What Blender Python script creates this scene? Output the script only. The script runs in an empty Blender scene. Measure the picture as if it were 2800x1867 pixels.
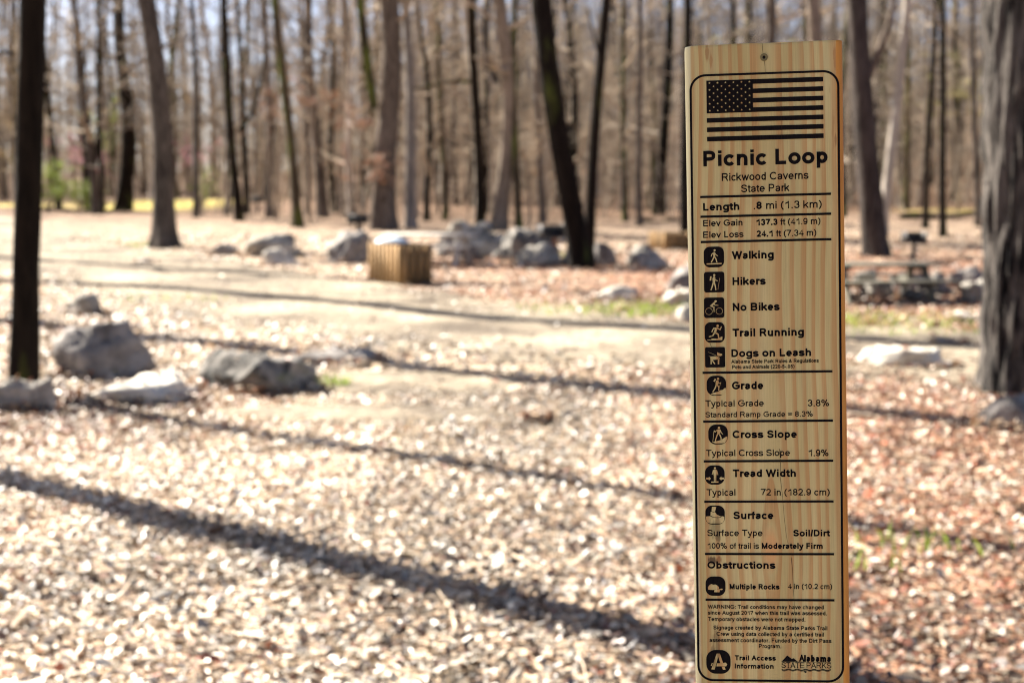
import bpy, math, random
import numpy as np
from mathutils import Vector, Matrix, noise as mnoise
from mathutils.geometry import tessellate_polygon

SC = bpy.context.scene
COL = SC.collection
R = math.radians
random.seed(7)
rng = np.random.default_rng(11)

# ------------------------------------------------------------------ camera, sky, sun, exposure
CAM_H = 1.55
FPX = 3889.0                       # focal length in pixels of a 2800 px wide frame (50 mm)
PITCH = math.atan(423 / FPX)
cam_d = bpy.data.cameras.new('camera')
cam = bpy.data.objects.new('camera', cam_d)
COL.objects.link(cam)
SC.camera = cam
cam.location = (0, 0, CAM_H)
cam.rotation_euler = (math.pi / 2 - PITCH, 0, 0)
cam_d.sensor_width = 36
cam_d.lens = 50
cam_d.clip_start = 0.05
cam_d.clip_end = 3000
cam_d.dof.use_dof = True
cam_d.dof.focus_distance = 1.25
cam_d.dof.aperture_fstop = 6.9
cam_d.dof.aperture_blades = 8

SUN_EL = R(38)
SUN_H = Vector((-0.783, 0.622))    # horizontal direction towards the sun
w = bpy.data.worlds.new('World')
SC.world = w
w.use_nodes = True
nt = w.node_tree
sky = nt.nodes.new('ShaderNodeTexSky')
sky.sky_type = 'NISHITA'
sky.sun_disc = False
sky.sun_elevation = SUN_EL
sky.sun_rotation = math.atan2(SUN_H.x, SUN_H.y) % (2 * math.pi)
sky.air_density = 0.5
sky.dust_density = 1.6
sky.ozone_density = 1.2
nt.links.new(sky.outputs[0], nt.nodes['Background'].inputs[0])
nt.nodes['Background'].inputs[1].default_value = 0.05
sl = bpy.data.lights.new('sun', 'SUN')
sl.energy = 5.0
sl.angle = R(0.53)
sl.color = (1.0, 0.935, 0.83)
sun = bpy.data.objects.new('sun', sl)
COL.objects.link(sun)
sdir = Vector((SUN_H.x * math.cos(SUN_EL), SUN_H.y * math.cos(SUN_EL), math.sin(SUN_EL)))
sun.rotation_euler = sdir.to_track_quat('Z', 'Y').to_euler()
SC.view_settings.view_transform = 'Standard'
SC.view_settings.look = 'None'
SC.view_settings.gamma = 1.0
SC.view_settings.exposure = 2.12
SC.view_settings.use_curve_mapping = False
SC.render.engine = 'CYCLES'
SC.cycles.use_denoising = True
SC.cycles.filter_width = 1.05
SC.cycles.max_bounces = 6
SC.cycles.diffuse_bounces = 2
SC.cycles.transparent_max_bounces = 4
SC.cycles.caustics_reflective = False
SC.cycles.caustics_refractive = False

# ------------------------------------------------------------------ little numeric helpers
_perm = np.random.default_rng(5).random((256, 256))


def vnoise(x, y):
    x = np.asarray(x, float); y = np.asarray(y, float)
    xi = np.floor(x).astype(int); yi = np.floor(y).astype(int)
    fx = x - xi; fy = y - yi
    fx = fx * fx * (3 - 2 * fx); fy = fy * fy * (3 - 2 * fy)
    a = _perm[xi & 255, yi & 255]; b = _perm[(xi + 1) & 255, yi & 255]
    c = _perm[xi & 255, (yi + 1) & 255]; d = _perm[(xi + 1) & 255, (yi + 1) & 255]
    return (a * (1 - fx) + b * fx) * (1 - fy) + (c * (1 - fx) + d * fx) * fy


def fbm(x, y, o=4):
    s = 0; a = 0.5; t = 0
    for i in range(o):
        s = s + a * vnoise(np.asarray(x) * 2 ** i + 17.3 * i, np.asarray(y) * 2 ** i + 5.1 * i); t += a; a *= 0.5
    return s / t


def sstep(a, b, x):
    t = np.clip((np.asarray(x, float) - a) / (b - a), 0, 1)
    return t * t * (3 - 2 * t)


def terrain(x, y):
    x = np.asarray(x, float); y = np.asarray(y, float)
    z = 0.011 * np.maximum(0, y - 28) * sstep(20, 45, y)
    z = z + sstep(80, 235, y) * (1 + 11 * sstep(-50, 40, x))
    z = z + (fbm(x / 2.3, y / 2.3, 3) - 0.5) * 0.09 * sstep(2.5, 6, y + np.abs(x))
    z = z + (fbm(x / 14 + 3, y / 14, 2) - 0.5) * 0.7 * sstep(25, 70, y)
    return z


def ray(px, py):
    F = np.array([0, math.cos(PITCH), -math.sin(PITCH)]); U = np.array([0, math.sin(PITCH), math.cos(PITCH)])
    return np.array([(px - 1400) / FPX, 0, 0]) + F + U * (933.5 - py) / FPX


K = 2800 / 2352


def ground(x, y):
    """where the line of sight through a point of the photograph (2352 px wide) meets the terrain"""
    r = ray(x * K, y * K)
    t = 2.0
    while t < 300:
        p = r * t
        if p[2] + CAM_H < float(terrain(p[0], p[1])):
            break
        t += 0.02 + t * 0.004
    p = r * t
    return Vector((p[0], p[1], float(terrain(p[0], p[1]))))


def at_depth(x, y, Y):
    r = ray(x * K, y * K)
    p = r * (Y / r[1])
    return Vector((p[0], p[1], p[2] + CAM_H))


# ------------------------------------------------------------------ materials
def new_mat(name, rough=0.9, spec=0.2):
    m = bpy.data.materials.new(name)
    m.use_nodes = True
    b = m.node_tree.nodes['Principled BSDF']
    b.inputs['Roughness'].default_value = rough
    b.inputs['Specular IOR Level'].default_value = spec
    return m, m.node_tree, b


def N(nt, kind, **kw):
    n = nt.nodes.new(kind)
    for k, v in kw.items():
        setattr(n, k, v)
    return n


def lk(nt, a, b):
    nt.links.new(a, b)


def ramp(nt, stops, inp=None):
    r = nt.nodes.new('ShaderNodeValToRGB')
    e = r.color_ramp.elements
    while len(e) < len(stops):
        e.new(0.5)
    for i, (p, c) in enumerate(stops):
        e[i].position = p
        e[i].color = (c[0], c[1], c[2], 1) if len(c) == 3 else c
    if inp is not None:
        nt.links.new(inp, r.inputs[0])
    return r


def mixc(nt, fac, a, b, mode='MIX'):
    m = nt.nodes.new('ShaderNodeMix'); m.data_type = 'RGBA'; m.blend_type = mode
    for sock, v in ((m.inputs[0], fac), (m.inputs[6], a), (m.inputs[7], b)):
        if isinstance(v, (int, float)):
            sock.default_value = v
        elif isinstance(v, tuple):
            sock.default_value = (v[0], v[1], v[2], 1)
        else:
            nt.links.new(v, sock)
    return m.outputs[2]


def math_n(nt, op, a, b=None, c=None, clamp=False):
    m = nt.nodes.new('ShaderNodeMath'); m.operation = op; m.use_clamp = clamp
    for i, v in enumerate((a, b, c)):
        if v is None:
            continue
        if isinstance(v, (int, float)):
            m.inputs[i].default_value = v
        else:
            nt.links.new(v, m.inputs[i])
    return m.outputs[0]


def noise_n(nt, vec, scale, detail=4, rough=0.55, dist=0.0):
    n = nt.nodes.new('ShaderNodeTexNoise')
    n.inputs['Scale'].default_value = scale
    n.inputs['Detail'].default_value = detail
    n.inputs['Roughness'].default_value = rough
    n.inputs['Distortion'].default_value = dist
    if vec is not None:
        nt.links.new(vec, n.inputs['Vector'])
    return n.outputs[0]


def obj_vec(nt, scale=(1, 1, 1)):
    tc = nt.nodes.new('ShaderNodeTexCoord')
    mp = nt.nodes.new('ShaderNodeMapping')
    mp.inputs['Scale'].default_value = scale
    nt.links.new(tc.outputs['Object'], mp.inputs[0])
    return mp.outputs[0]


def bark_mat(name, dark, light, moss=0.0, moss_col=(0.10, 0.12, 0.025), scale=1.0):
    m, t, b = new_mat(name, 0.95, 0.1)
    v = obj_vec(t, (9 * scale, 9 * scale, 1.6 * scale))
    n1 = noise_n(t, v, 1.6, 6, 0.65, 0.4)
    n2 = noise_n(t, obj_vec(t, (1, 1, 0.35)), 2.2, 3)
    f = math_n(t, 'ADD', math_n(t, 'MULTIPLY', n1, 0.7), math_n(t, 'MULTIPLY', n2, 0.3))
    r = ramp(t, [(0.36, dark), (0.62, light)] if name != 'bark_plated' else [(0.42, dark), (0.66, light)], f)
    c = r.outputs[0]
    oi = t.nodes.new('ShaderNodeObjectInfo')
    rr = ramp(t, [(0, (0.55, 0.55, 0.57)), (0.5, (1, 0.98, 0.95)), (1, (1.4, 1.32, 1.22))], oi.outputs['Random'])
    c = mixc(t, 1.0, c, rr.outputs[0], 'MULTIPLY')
    if moss > 0:
        n3 = noise_n(t, obj_vec(t, (1, 1, 0.25)), 3.0, 4)
        k = math_n(t, 'MULTIPLY', math_n(t, 'SUBTRACT', n3, 0.62 - moss * 0.3), 6.0, clamp=True)
        c = mixc(t, k, c, moss_col)
    lk(t, c, b.inputs['Base Color'])
    bp = t.nodes.new('ShaderNodeBump'); bp.inputs['Strength'].default_value = 0.8; bp.inputs['Distance'].default_value = 0.03
    lk(t, n1, bp.inputs['Height']); lk(t, bp.outputs[0], b.inputs['Normal'])
    return m


M_BARK = {
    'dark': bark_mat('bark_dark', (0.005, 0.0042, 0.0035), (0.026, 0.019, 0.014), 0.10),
    'brown': bark_mat('bark_brown', (0.026, 0.022, 0.020), (0.165, 0.138, 0.118)),
    'tan': bark_mat('bark_tan', (0.085, 0.070, 0.058), (0.29, 0.24, 0.195)),
    'mossy': bark_mat('bark_mossy', (0.026, 0.021, 0.016), (0.12, 0.095, 0.065), 0.45),
    'pale': bark_mat('bark_pale', (0.22, 0.195, 0.17), (0.62, 0.56, 0.49)),
    'plated': bark_mat('bark_plated', (0.008, 0.0075, 0.008), (0.24, 0.215, 0.19), scale=1.3),
}
M_TWIG = bark_mat('twig_bark', (0.075, 0.061, 0.049), (0.56, 0.475, 0.375))


def attr_mat(name, rough=0.8, spec=0.2, transl=0.0, speck=None):
    m, t, b = new_mat(name, rough, spec)
    a = t.nodes.new('ShaderNodeAttribute'); a.attribute_name = 'tint'
    c = a.outputs['Color']
    if speck:
        c = speck(t, c, b)
    lk(t, c, b.inputs['Base Color'])
    if transl > 0:
        tr = t.nodes.new('ShaderNodeBsdfTranslucent')
        lk(t, c, tr.inputs['Color'])
        mx = t.nodes.new('ShaderNodeMixShader'); mx.inputs[0].default_value = transl
        lk(t, b.outputs[0], mx.inputs[1]); lk(t, tr.outputs[0], mx.inputs[2])
        lk(t, mx.outputs[0], t.nodes['Material Output'].inputs[0])
    return m


M_LEAF = attr_mat('dry_leaf', 0.52, 0.85, 0.12)
M_GREEN = attr_mat('green_leaf', 0.6, 0.3, 0.4)


def ground_speck(t, c, b):
    tc = t.nodes.new('ShaderNodeTexCoord')
    v = tc.outputs['Object']
    vo = t.nodes.new('ShaderNodeTexVoronoi'); vo.inputs['Scale'].default_value = 13.0
    lk(t, v, vo.inputs['Vector'])
    hs = t.nodes.new('ShaderNodeSeparateColor'); lk(t, vo.outputs['Color'], hs.inputs[0])
    r = ramp(t, [(0.0, (0.30, 0.26, 0.24)), (0.35, (0.75, 0.62, 0.52)), (0.65, (1.15, 1.05, 0.95)), (1.0, (1.9, 1.8, 1.65))], hs.outputs[0])
    n = noise_n(t, v, 1.1, 4)
    r2 = ramp(t, [(0.3, (0.72, 0.68, 0.66)), (0.7, (1.25, 1.25, 1.22))], n)
    c2 = mixc(t, 1.0, c, r.outputs[0], 'MULTIPLY')
    c2 = mixc(t, 1.0, c2, r2.outputs[0], 'MULTIPLY')
    bp = t.nodes.new('ShaderNodeBump'); bp.inputs['Strength'].default_value = 1.0; bp.inputs['Distance'].default_value = 0.05
    lk(t, hs.outputs[1], bp.inputs['Height']); lk(t, bp.outputs[0], b.inputs['Normal'])
    return c2


M_GROUND = attr_mat('leafy_ground', 0.9, 0.2, 0, ground_speck)


def path_mat():
    m, t, b = new_mat('trail_soil', 0.95, 0.15)
    v = obj_vec(t)
    n = noise_n(t, v, 0.55, 5, 0.6)
    n2 = noise_n(t, v, 9.0, 5, 0.7)
    r = ramp(t, [(0.33, (0.115, 0.095, 0.075)), (0.5, (0.25, 0.215, 0.165)), (0.68, (0.44, 0.385, 0.295))], n)
    r2 = ramp(t, [(0.35, (0.55, 0.5, 0.47)), (0.65, (1.25, 1.22, 1.15))], n2)
    lk(t, mixc(t, 1.0, r.outputs[0], r2.outputs[0], 'MULTIPLY'), b.inputs['Base Color'])
    bp = t.nodes.new('ShaderNodeBump'); bp.inputs['Distance'].default_value = 0.02
    lk(t, n2, bp.inputs['Height']); lk(t, bp.outputs[0], b.inputs['Normal'])
    return m


M_PATH = path_mat()


def rock_mat(name, lo, hi, moss, lichen=0.2):
    m, t, b = new_mat(name, 0.92, 0.2)
    v = obj_vec(t)
    n = noise_n(t, v, 3.0, 7, 0.65, 0.3)
    c = ramp(t, [(0.34, lo), (0.66, hi)], n).outputs[0]
    n2 = noise_n(t, v, 7.0, 4)
    k = math_n(t, 'MULTIPLY', math_n(t, 'SUBTRACT', n2, 0.72 - lichen * 0.4), 9.0, clamp=True)
    c = mixc(t, k, c, (0.055, 0.055, 0.052))
    if moss > 0:
        n3 = noise_n(t, v, 2.4, 4)
        k = math_n(t, 'MULTIPLY', math_n(t, 'SUBTRACT', n3, 0.68 - moss * 0.2), 9.0, clamp=True)
        c = mixc(t, k, c, (0.10, 0.13, 0.018))
    lk(t, c, b.inputs['Base Color'])
    bp = t.nodes.new('ShaderNodeBump'); bp.inputs['Distance'].default_value = 0.04
    lk(t, n, bp.inputs['Height']); lk(t, bp.outputs[0], b.inputs['Normal'])
    return m


M_ROCK = {
    'grey': rock_mat('grey_limestone', (0.085, 0.078, 0.074), (0.40, 0.365, 0.33), 0.0),
    'pale': rock_mat('pale_limestone', (0.40, 0.36, 0.30), (0.72, 0.67, 0.58), 0.0, 0.0),
    'mossy': rock_mat('mossy_limestone', (0.030, 0.028, 0.026), (0.36, 0.33, 0.29), 0.35, 0.5),
    'lichen': rock_mat('lichen_limestone', (0.10, 0.092, 0.082), (0.56, 0.515, 0.44), 0.2, 0.35),
}


def weathered_wood(name, lo, hi, axis=(40, 40, 3)):
    m, t, b = new_mat(name, 0.85, 0.2)
    n = noise_n(t, obj_vec(t, axis), 1.0, 5, 0.6, 0.3)
    c = ramp(t, [(0.3, lo), (0.7, hi)], n).outputs[0]
    oi = t.nodes.new('ShaderNodeObjectInfo')
    rr = ramp(t, [(0, (0.75, 0.75, 0.75)), (1, (1.2, 1.15, 1.1))], oi.outputs['Random'])
    lk(t, mixc(t, 1.0, c, rr.outputs[0], 'MULTIPLY'), b.inputs['Base Color'])
    return m


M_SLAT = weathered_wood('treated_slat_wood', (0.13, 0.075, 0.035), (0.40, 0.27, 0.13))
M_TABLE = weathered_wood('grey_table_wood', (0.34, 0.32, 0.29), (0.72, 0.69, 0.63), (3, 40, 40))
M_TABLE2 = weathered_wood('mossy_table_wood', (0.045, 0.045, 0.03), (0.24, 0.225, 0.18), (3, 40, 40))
M_CAN = weathered_wood('dull_can_metal', (0.03, 0.03, 0.03), (0.08, 0.075, 0.07))
M_LOG = bark_mat('log_bark', (0.020, 0.015, 0.012), (0.080, 0.058, 0.040), 0.4)
M_IRON, _t, _b = new_mat('black_iron', 0.55, 0.4)
lk(_t, ramp(_t, [(0.35, (0.010, 0.010, 0.011)), (0.7, (0.045, 0.038, 0.035))], noise_n(_t, obj_vec(_t), 9, 4)).outputs[0], _b.inputs['Base Color'])
M_RUST, _t, _b = new_mat('rusty_post', 0.8, 0.3)
lk(_t, ramp(_t, [(0.35, (0.10, 0.030, 0.015)), (0.7, (0.26, 0.10, 0.05))], noise_n(_t, obj_vec(_t), 12, 4)).outputs[0], _b.inputs['Base Color'])
M_LID, _t, _b = new_mat('lid_sky_sheen', 0.32, 0.5)
_b.inputs['Metallic'].default_value = 0.0  # sky reflection painted as a pale blue base colour, metal off
lk(_t, ramp(_t, [(0.35, (0.62, 0.70, 0.74)), (0.7, (0.80, 0.86, 0.90))], noise_n(_t, obj_vec(_t), 6, 4)).outputs[0], _b.inputs['Base Color'])


# ------------------------------------------------------------------ object helpers
def mesh_obj(name, V, F, mat, parent=None, smooth=True, tint=None, mats=None):
    me = bpy.data.meshes.new(name)
    V = np.asarray(V, dtype=np.float32)
    if isinstance(F, np.ndarray):
        n, k = F.shape
        me.vertices.add(len(V)); me.vertices.foreach_set('co', V.ravel())
        me.loops.add(n * k); me.loops.foreach_set('vertex_index', F.astype(np.int32).ravel())
        me.polygons.add(n)
        me.polygons.foreach_set('loop_start', np.arange(0, n * k, k, dtype=np.int32))
        me.polygons.foreach_set('loop_total', np.full(n, k, dtype=np.int32))
        me.update(calc_edges=True)
    else:
        me.from_pydata([tuple(v) for v in V], [], F)
        me.update()
    if smooth:
        me.polygons.foreach_set('use_smooth', np.ones(len(me.polygons), dtype=bool))
    if mat:
        me.materials.append(mat)
    if tint is not None:
        a = me.attributes.new('tint', 'FLOAT_COLOR', 'POINT')
        t = np.ones((len(V), 4), dtype=np.float32); t[:, :3] = tint
        a.data.foreach_set('color', t.ravel())
    o = bpy.data.objects.new(name, me)
    COL.objects.link(o)
    if parent:
        o.parent = parent
    return o


def thing(name, label, cat, loc=(0, 0, 0), rz=0.0, group=None):
    o = bpy.data.objects.new(name, None)
    COL.objects.link(o)
    o.empty_display_size = 0.2
    o.location = loc; o.rotation_euler = (0, 0, rz)
    o['label'] = label; o['category'] = cat
    if group:
        o['group'] = group
    return o


def tag(o, label, cat, group=None, kind=None):
    o['label'] = label; o['category'] = cat
    if group:
        o['group'] = group
    if kind:
        o['kind'] = kind
    return o


class MB:
    """collects quads"""
    def __init__(s):
        s.V = []; s.F = []; s.n = 0

    def add(s, V, F):
        s.V.append(np.asarray(V, float)); s.F.append(np.asarray(F, int) + s.n); s.n += len(V)

    def tube(s, P, r, k=6):
        P = np.asarray(P, float); r = np.asarray(r, float); n = len(P)
        T = np.gradient(P, axis=0); T /= np.linalg.norm(T, axis=1)[:, None] + 1e-9
        ref = np.array([1.0, 0, 0]) if abs(T[0][0]) < 0.8 else np.array([0, 1.0, 0])
        A = np.cross(T, ref); A /= np.linalg.norm(A, axis=1)[:, None] + 1e-9
        B = np.cross(T, A)
        a = np.arange(k) * 2 * math.pi / k
        V = P[:, None, :] + r[:, None, None] * (np.cos(a)[None, :, None] * A[:, None, :] + np.sin(a)[None, :, None] * B[:, None, :])
        i = np.arange(n - 1)[:, None] * k; j = np.arange(k)[None, :]; j2 = (j + 1) % k
        F = np.stack([i + j, i + j2, i + k + j2, i + k + j], -1).reshape(-1, 4)
        s.add(V.reshape(-1, 3), F)

    def box(s, c, h, rot=None):
        V = np.array([[x, y, z] for x in (-1, 1) for y in (-1, 1) for z in (-1, 1)], float) * np.asarray(h) 
        if rot is not None:
            V = V @ np.asarray(rot).T
        V = V + np.asarray(c)
        F = [[0, 1, 3, 2], [4, 6, 7, 5], [0, 4, 5, 1], [2, 3, 7, 6], [0, 2, 6, 4], [1, 5, 7, 3]]
        s.add(V, F)

    def obj(s, name, mat, parent=None, smooth=True, tint=None):
        return mesh_obj(name, np.concatenate(s.V), np.concatenate(s.F), mat, parent, smooth, tint)


def bevel(o, wd, seg=2):
    m = o.modifiers.new('bevel', 'BEVEL'); m.width = wd; m.segments = seg; m.limit_method = 'ANGLE'
    return o


# ------------------------------------------------------------------ setting: ground and trail
def axis_lines(lo, hi, n, core):
    t = np.linspace(math.asinh(lo / core), math.asinh(hi / core), n)
    return np.sinh(t) * core


PATH_PTS = np.array([(-26, 62), (-17, 44), (-9.5, 31), (-5.2, 23.5), (-2.2, 18.3), (0.8, 14.8), (4.5, 13.0), (9, 12.6)], float)


def path_dist(x, y):
    x = np.asarray(x, float); y = np.asarray(y, float)
    d = np.full(x.shape, 1e9)
    for a, b in zip(PATH_PTS[:-1], PATH_PTS[1:]):
        ab = b - a; L = ab @ ab
        t = np.clip(((x - a[0]) * ab[0] + (y - a[1]) * ab[1]) / L, 0, 1)
        d = np.minimum(d, np.hypot(x - a[0] - t * ab[0], y - a[1] - t * ab[1]))
    return d


gx = axis_lines(-260, 260, 230, 6.0)
gy = axis_lines(-14, 420, 330, 9.0)
GX, GY = np.meshgrid(gx, gy)
GZ = terrain(GX, GY)
Vg = np.stack([GX, GY, GZ], -1).reshape(-1, 3)
nx = len(gx)
ii = (np.arange(len(gy) - 1)[:, None] * nx + np.arange(nx - 1)[None, :]).reshape(-1)
Fg = np.stack([ii, ii + 1, ii + nx + 1, ii + nx], 1)
x, y = Vg[:, 0], Vg[:, 1]
pale = np.array([0.36, 0.31, 0.25]); rust = np.array([0.20, 0.115, 0.075]); wood = np.array([0.16, 0.105, 0.068])
grass = np.array([0.20, 0.24, 0.05])
k1 = sstep(-0.05, 0.28, x / np.maximum(y, 1)) * sstep(40, 10, y) * 0.9
n1 = fbm(x / 3.1, y / 3.1, 4)
k1 = np.clip(k1 + (n1 - 0.5) * 0.9 + .75 * sstep(17.5, 21, y) * sstep(36, 27, y) * sstep(-.13, -.06, x / np.maximum(y, 1)), 0, 1)
tg = pale[None] * (1 - k1[:, None]) + rust[None] * k1[:, None]
kf = sstep(26, 70, y)[:, None]
tg = tg * (1 - kf) + wood[None] * kf
n2 = fbm(x / 5 + 9, y / 5, 3)
for (mx, my, mr, ms) in ((-19.5, 80, 6, 1.0), (23.5, 62, 8, 0.75), (4.2, 16.8, 1.1, 0.35), (6.2, 17.5, 1.5, 0.3), (-28, 80, 6, 0.9)):
    kk = sstep(1.0, 0.45, np.hypot((x - mx) / mr, (y - my) / (mr * (1.5 if my > 30 else 0.5))) + (n2 - 0.5) * 0.7) * ms
    gcol = np.array([0.52, 0.47, 0.14]) if my > 30 else grass
    tg = tg * (1 - kk[:, None]) + gcol[None] * kk[:, None]
g = mesh_obj('ground', Vg, Fg, M_GROUND, None, True, tg)
g['kind'] = 'structure'

# trail of bare pale soil
cum = np.concatenate([[0], np.cumsum(np.linalg.norm(np.diff(PATH_PTS, axis=0), axis=1))])
ts = np.linspace(0, cum[-1], 260)
cx = np.interp(ts, cum, PATH_PTS[:, 0]); cy = np.interp(ts, cum, PATH_PTS[:, 1])
for _ in range(10):
    cx[1:-1] = (cx[:-2] + cx[1:-1] * 2 + cx[2:]) / 4; cy[1:-1] = (cy[:-2] + cy[1:-1] * 2 + cy[2:]) / 4
tx = np.gradient(cx); ty = np.gradient(cy); L = np.hypot(tx, ty); nxp = -ty / L; nyp = tx / L
m = 25
hw = 2.3 + 0.02 * np.maximum(0, cy - 15) + (fbm(ts / 1.1, ts * 0 + 2, 4) - 0.5) * 1.6
hw2 = 2.3 + 0.02 * np.maximum(0, cy - 15) + (fbm(ts / 1.1 + 40, ts * 0 + 9, 4) - 0.5) * 1.6
s = np.linspace(-1, 1, m)
Wd = np.where(s[None, :] > 0, hw[:, None], hw2[:, None]) * s[None, :]
PX = cx[:, None] + nxp[:, None] * Wd; PY = cy[:, None] + nyp[:, None] * Wd
PZ = terrain(PX, PY) + 0.030 - 0.05 * np.abs(s[None, :]) ** 12
Vp = np.stack([PX, PY, PZ], -1).reshape(-1, 3)
ii = (np.arange(len(ts) - 1)[:, None] * m + np.arange(m - 1)[None, :]).reshape(-1)
p = mesh_obj('path', Vp, np.stack([ii, ii + 1, ii + m + 1, ii + m], 1), M_PATH)
p['kind'] = 'structure'
# two bare patches of pale ground in front of the trail
for (bx, by, rx, ry) in ((-0.95, 11.2, 1.15, 0.72), (-1.05, 9.75, 1.05, 0.42)):
    V = []; F = []
    for i in range(9):
        for j in range(48):
            a = j / 48 * 2 * math.pi
            rr = i / 8 * (0.85 + 0.3 * float(vnoise(3 + math.cos(a) * 1.5 + bx * 9, 3 + math.sin(a) * 1.5 + by)))
            X = bx + rx * rr * math.cos(a); Y = by + ry * rr * math.sin(a)
            V.append((X, Y, float(terrain(X, Y)) + 0.030 - 0.04 * (i / 8) ** 8))
    for i in range(8):
        for j in range(48):
            a = i * 48 + j; b2 = i * 48 + (j + 1) % 48
            F.append((a, b2, b2 + 48, a + 48))
    p = mesh_obj('bare_soil', np.array(V), F, M_PATH); p['kind'] = 'structure'


# ------------------------------------------------------------------ leaf litter (real curled leaves)
def leaf_cloud(name, pos, size, tiltmax, tint, mat, parent=None, base_curl=0.35):
    n = len(pos)
    # one leaf: midrib of 4 points, 2 side points each side -> 4 quads
    lx = np.array([0, 0.33, 0.70, 1.0, 0.30, 0.68, 0.30, 0.68]) - 0.5
    ly = np.array([0, 0, 0, 0, 0.30, 0.24, -0.30, -0.24])
    curl = rng.uniform(-0.5, 1.0, n) * base_curl
    bend = rng.uniform(-0.6, 0.8, n) * base_curl
    wsc = rng.uniform(0.6, 1.25, n)
    P = np.zeros((n, 8, 3))
    P[:, :, 0] = lx; P[:, :, 1] = ly[None] * wsc[:, None]
    P[:, :, 2] = curl[:, None] * np.abs(ly)[None] * 1.8 + bend[:, None] * (lx ** 2)[None] * 1.6
    P *= size[:, None, None]
    az = rng.uniform(0, 2 * math.pi, n)
    tl = np.abs(rng.normal(0, 1, n)) * tiltmax
    ta = rng.uniform(0, 2 * math.pi, n)
    c, s_ = np.cos(az), np.sin(az)
    Xr = P[:, :, 0] * c[:, None] - P[:, :, 1] * s_[:, None]; Yr = P[:, :, 0] * s_[:, None] + P[:, :, 1] * c[:, None]
    Zr = P[:, :, 2]
    ux, uy = np.cos(ta)[:, None], np.sin(ta)[:, None]      # rotate about horizontal axis u
    ct, st = np.cos(tl)[:, None], np.sin(tl)[:, None]
    dot = Xr * ux + Yr * uy
    crx = uy * Zr; cry = -ux * Zr; crz = ux * Yr - uy * Xr
    X2 = Xr * ct + crx * st + ux * dot * (1 - ct)
    Y2 = Yr * ct + cry * st + uy * dot * (1 - ct)
    Z2 = Zr * ct + crz * st
    Vv = np.stack([X2, Y2, Z2], -1) + pos[:, None, :]
    F0 = np.array([[0, 1, 4, 0], [0, 6, 1, 0]])
    T = np.array([[0, 1, 4], [0, 6, 1], [1, 2, 5], [1, 5, 4], [1, 6, 7], [1, 7, 2], [2, 3, 5], [2, 7, 3]])
    F = (np.arange(n)[:, None, None] * 8 + T[None]).reshape(-1, 3)
    return mesh_obj(name, Vv.reshape(-1, 3), F, mat, parent, False, np.repeat(tint, 8, axis=0))


def litter(n, y0, y1, smin, smax):
    # uniform over the wedge in front of the camera
    Y = np.sqrt(rng.uniform(y0 ** 2, y1 ** 2, n)); X = rng.uniform(-0.43, 0.43, n) * Y
    pd = path_dist(X, Y) + (fbm(X, Y, 3) - 0.5) * 1.5
    keep = rng.random(n) < np.clip(-0.04 + 0.30 * fbm(X / 1.7, Y / 3, 3) + 0.8 * sstep(1.0, 2.4, pd), 0, 1)
    for (bx, by, rx, ry) in ((-0.95, 11.2, 1.15, 0.72), (-1.05, 9.75, 1.05, 0.42)):
        keep &= (np.hypot((X - bx) / rx, (Y - by) / ry) > 0.95) | (rng.random(n) < 0.12)
    X, Y = X[keep], Y[keep]; n = len(X)
    Z = terrain(X, Y) + rng.uniform(0.004, 0.035, n) 
    pal = np.array([(0.60, 0.50, 0.37), (0.46, 0.34, 0.225), (0.27, 0.155, 0.095), (0.74, 0.665, 0.54), (0.30, 0.10, 0.045), (0.10, 0.062, 0.042), (0.36, 0.325, 0.295)])
    wl = np.array([0.28, 0.20, 0.09, 0.22, 0.03, 0.09, 0.09]); wr = np.array([0.08, 0.23, 0.30, 0.04, 0.18, 0.15, 0.02])
    kr = np.clip(sstep(-0.05, 0.25, X / Y) + (fbm(X / 2.2, Y / 2.2, 3) - 0.5) * 1.4 + .9 * sstep(7.6, 8.8, Y) * sstep(11.5, 10, Y) * sstep(-1.2, -2.2, X) + .6 * sstep(17, 21, Y) * sstep(-.13, -.06, X / Y), 0, 1)
    idx = np.zeros(n, int); u = rng.random(n)
    cl, cr = np.cumsum(wl), np.cumsum(wr)
    cc = cl[None] * (1 - kr[:, None]) + cr[None] * kr[:, None]
    idx = np.minimum((u[:, None] > cc).sum(1), 6)
    tint = pal[idx] * rng.uniform(0.65, 1.2, (n, 1)) * (0.62 + 0.62 * sstep(.30, .62, fbm(X / 1.3 + 7, Y / 1.9, 3)))[:, None]
    return np.stack([X, Y, Z], 1), rng.uniform(smin, smax, n), tint


A = [litter(85000, 2.2, 11, 0.020, 0.052), litter(36000, 11, 21, 0.04, 0.095), litter(20000, 21, 42, 0.06, 0.13), litter(2600, 2.5, 14, 0.06, 0.105)]
pos, size, tint = (np.concatenate([a[i] for a in A]) for i in range(3))
o = leaf_cloud('leaf_litter', pos, size, 0.55, tint, M_LEAF)
tag(o, 'curled dry brown and tan leaves scattered over the ground beside the trail', 'leaves', kind='stuff')

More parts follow.
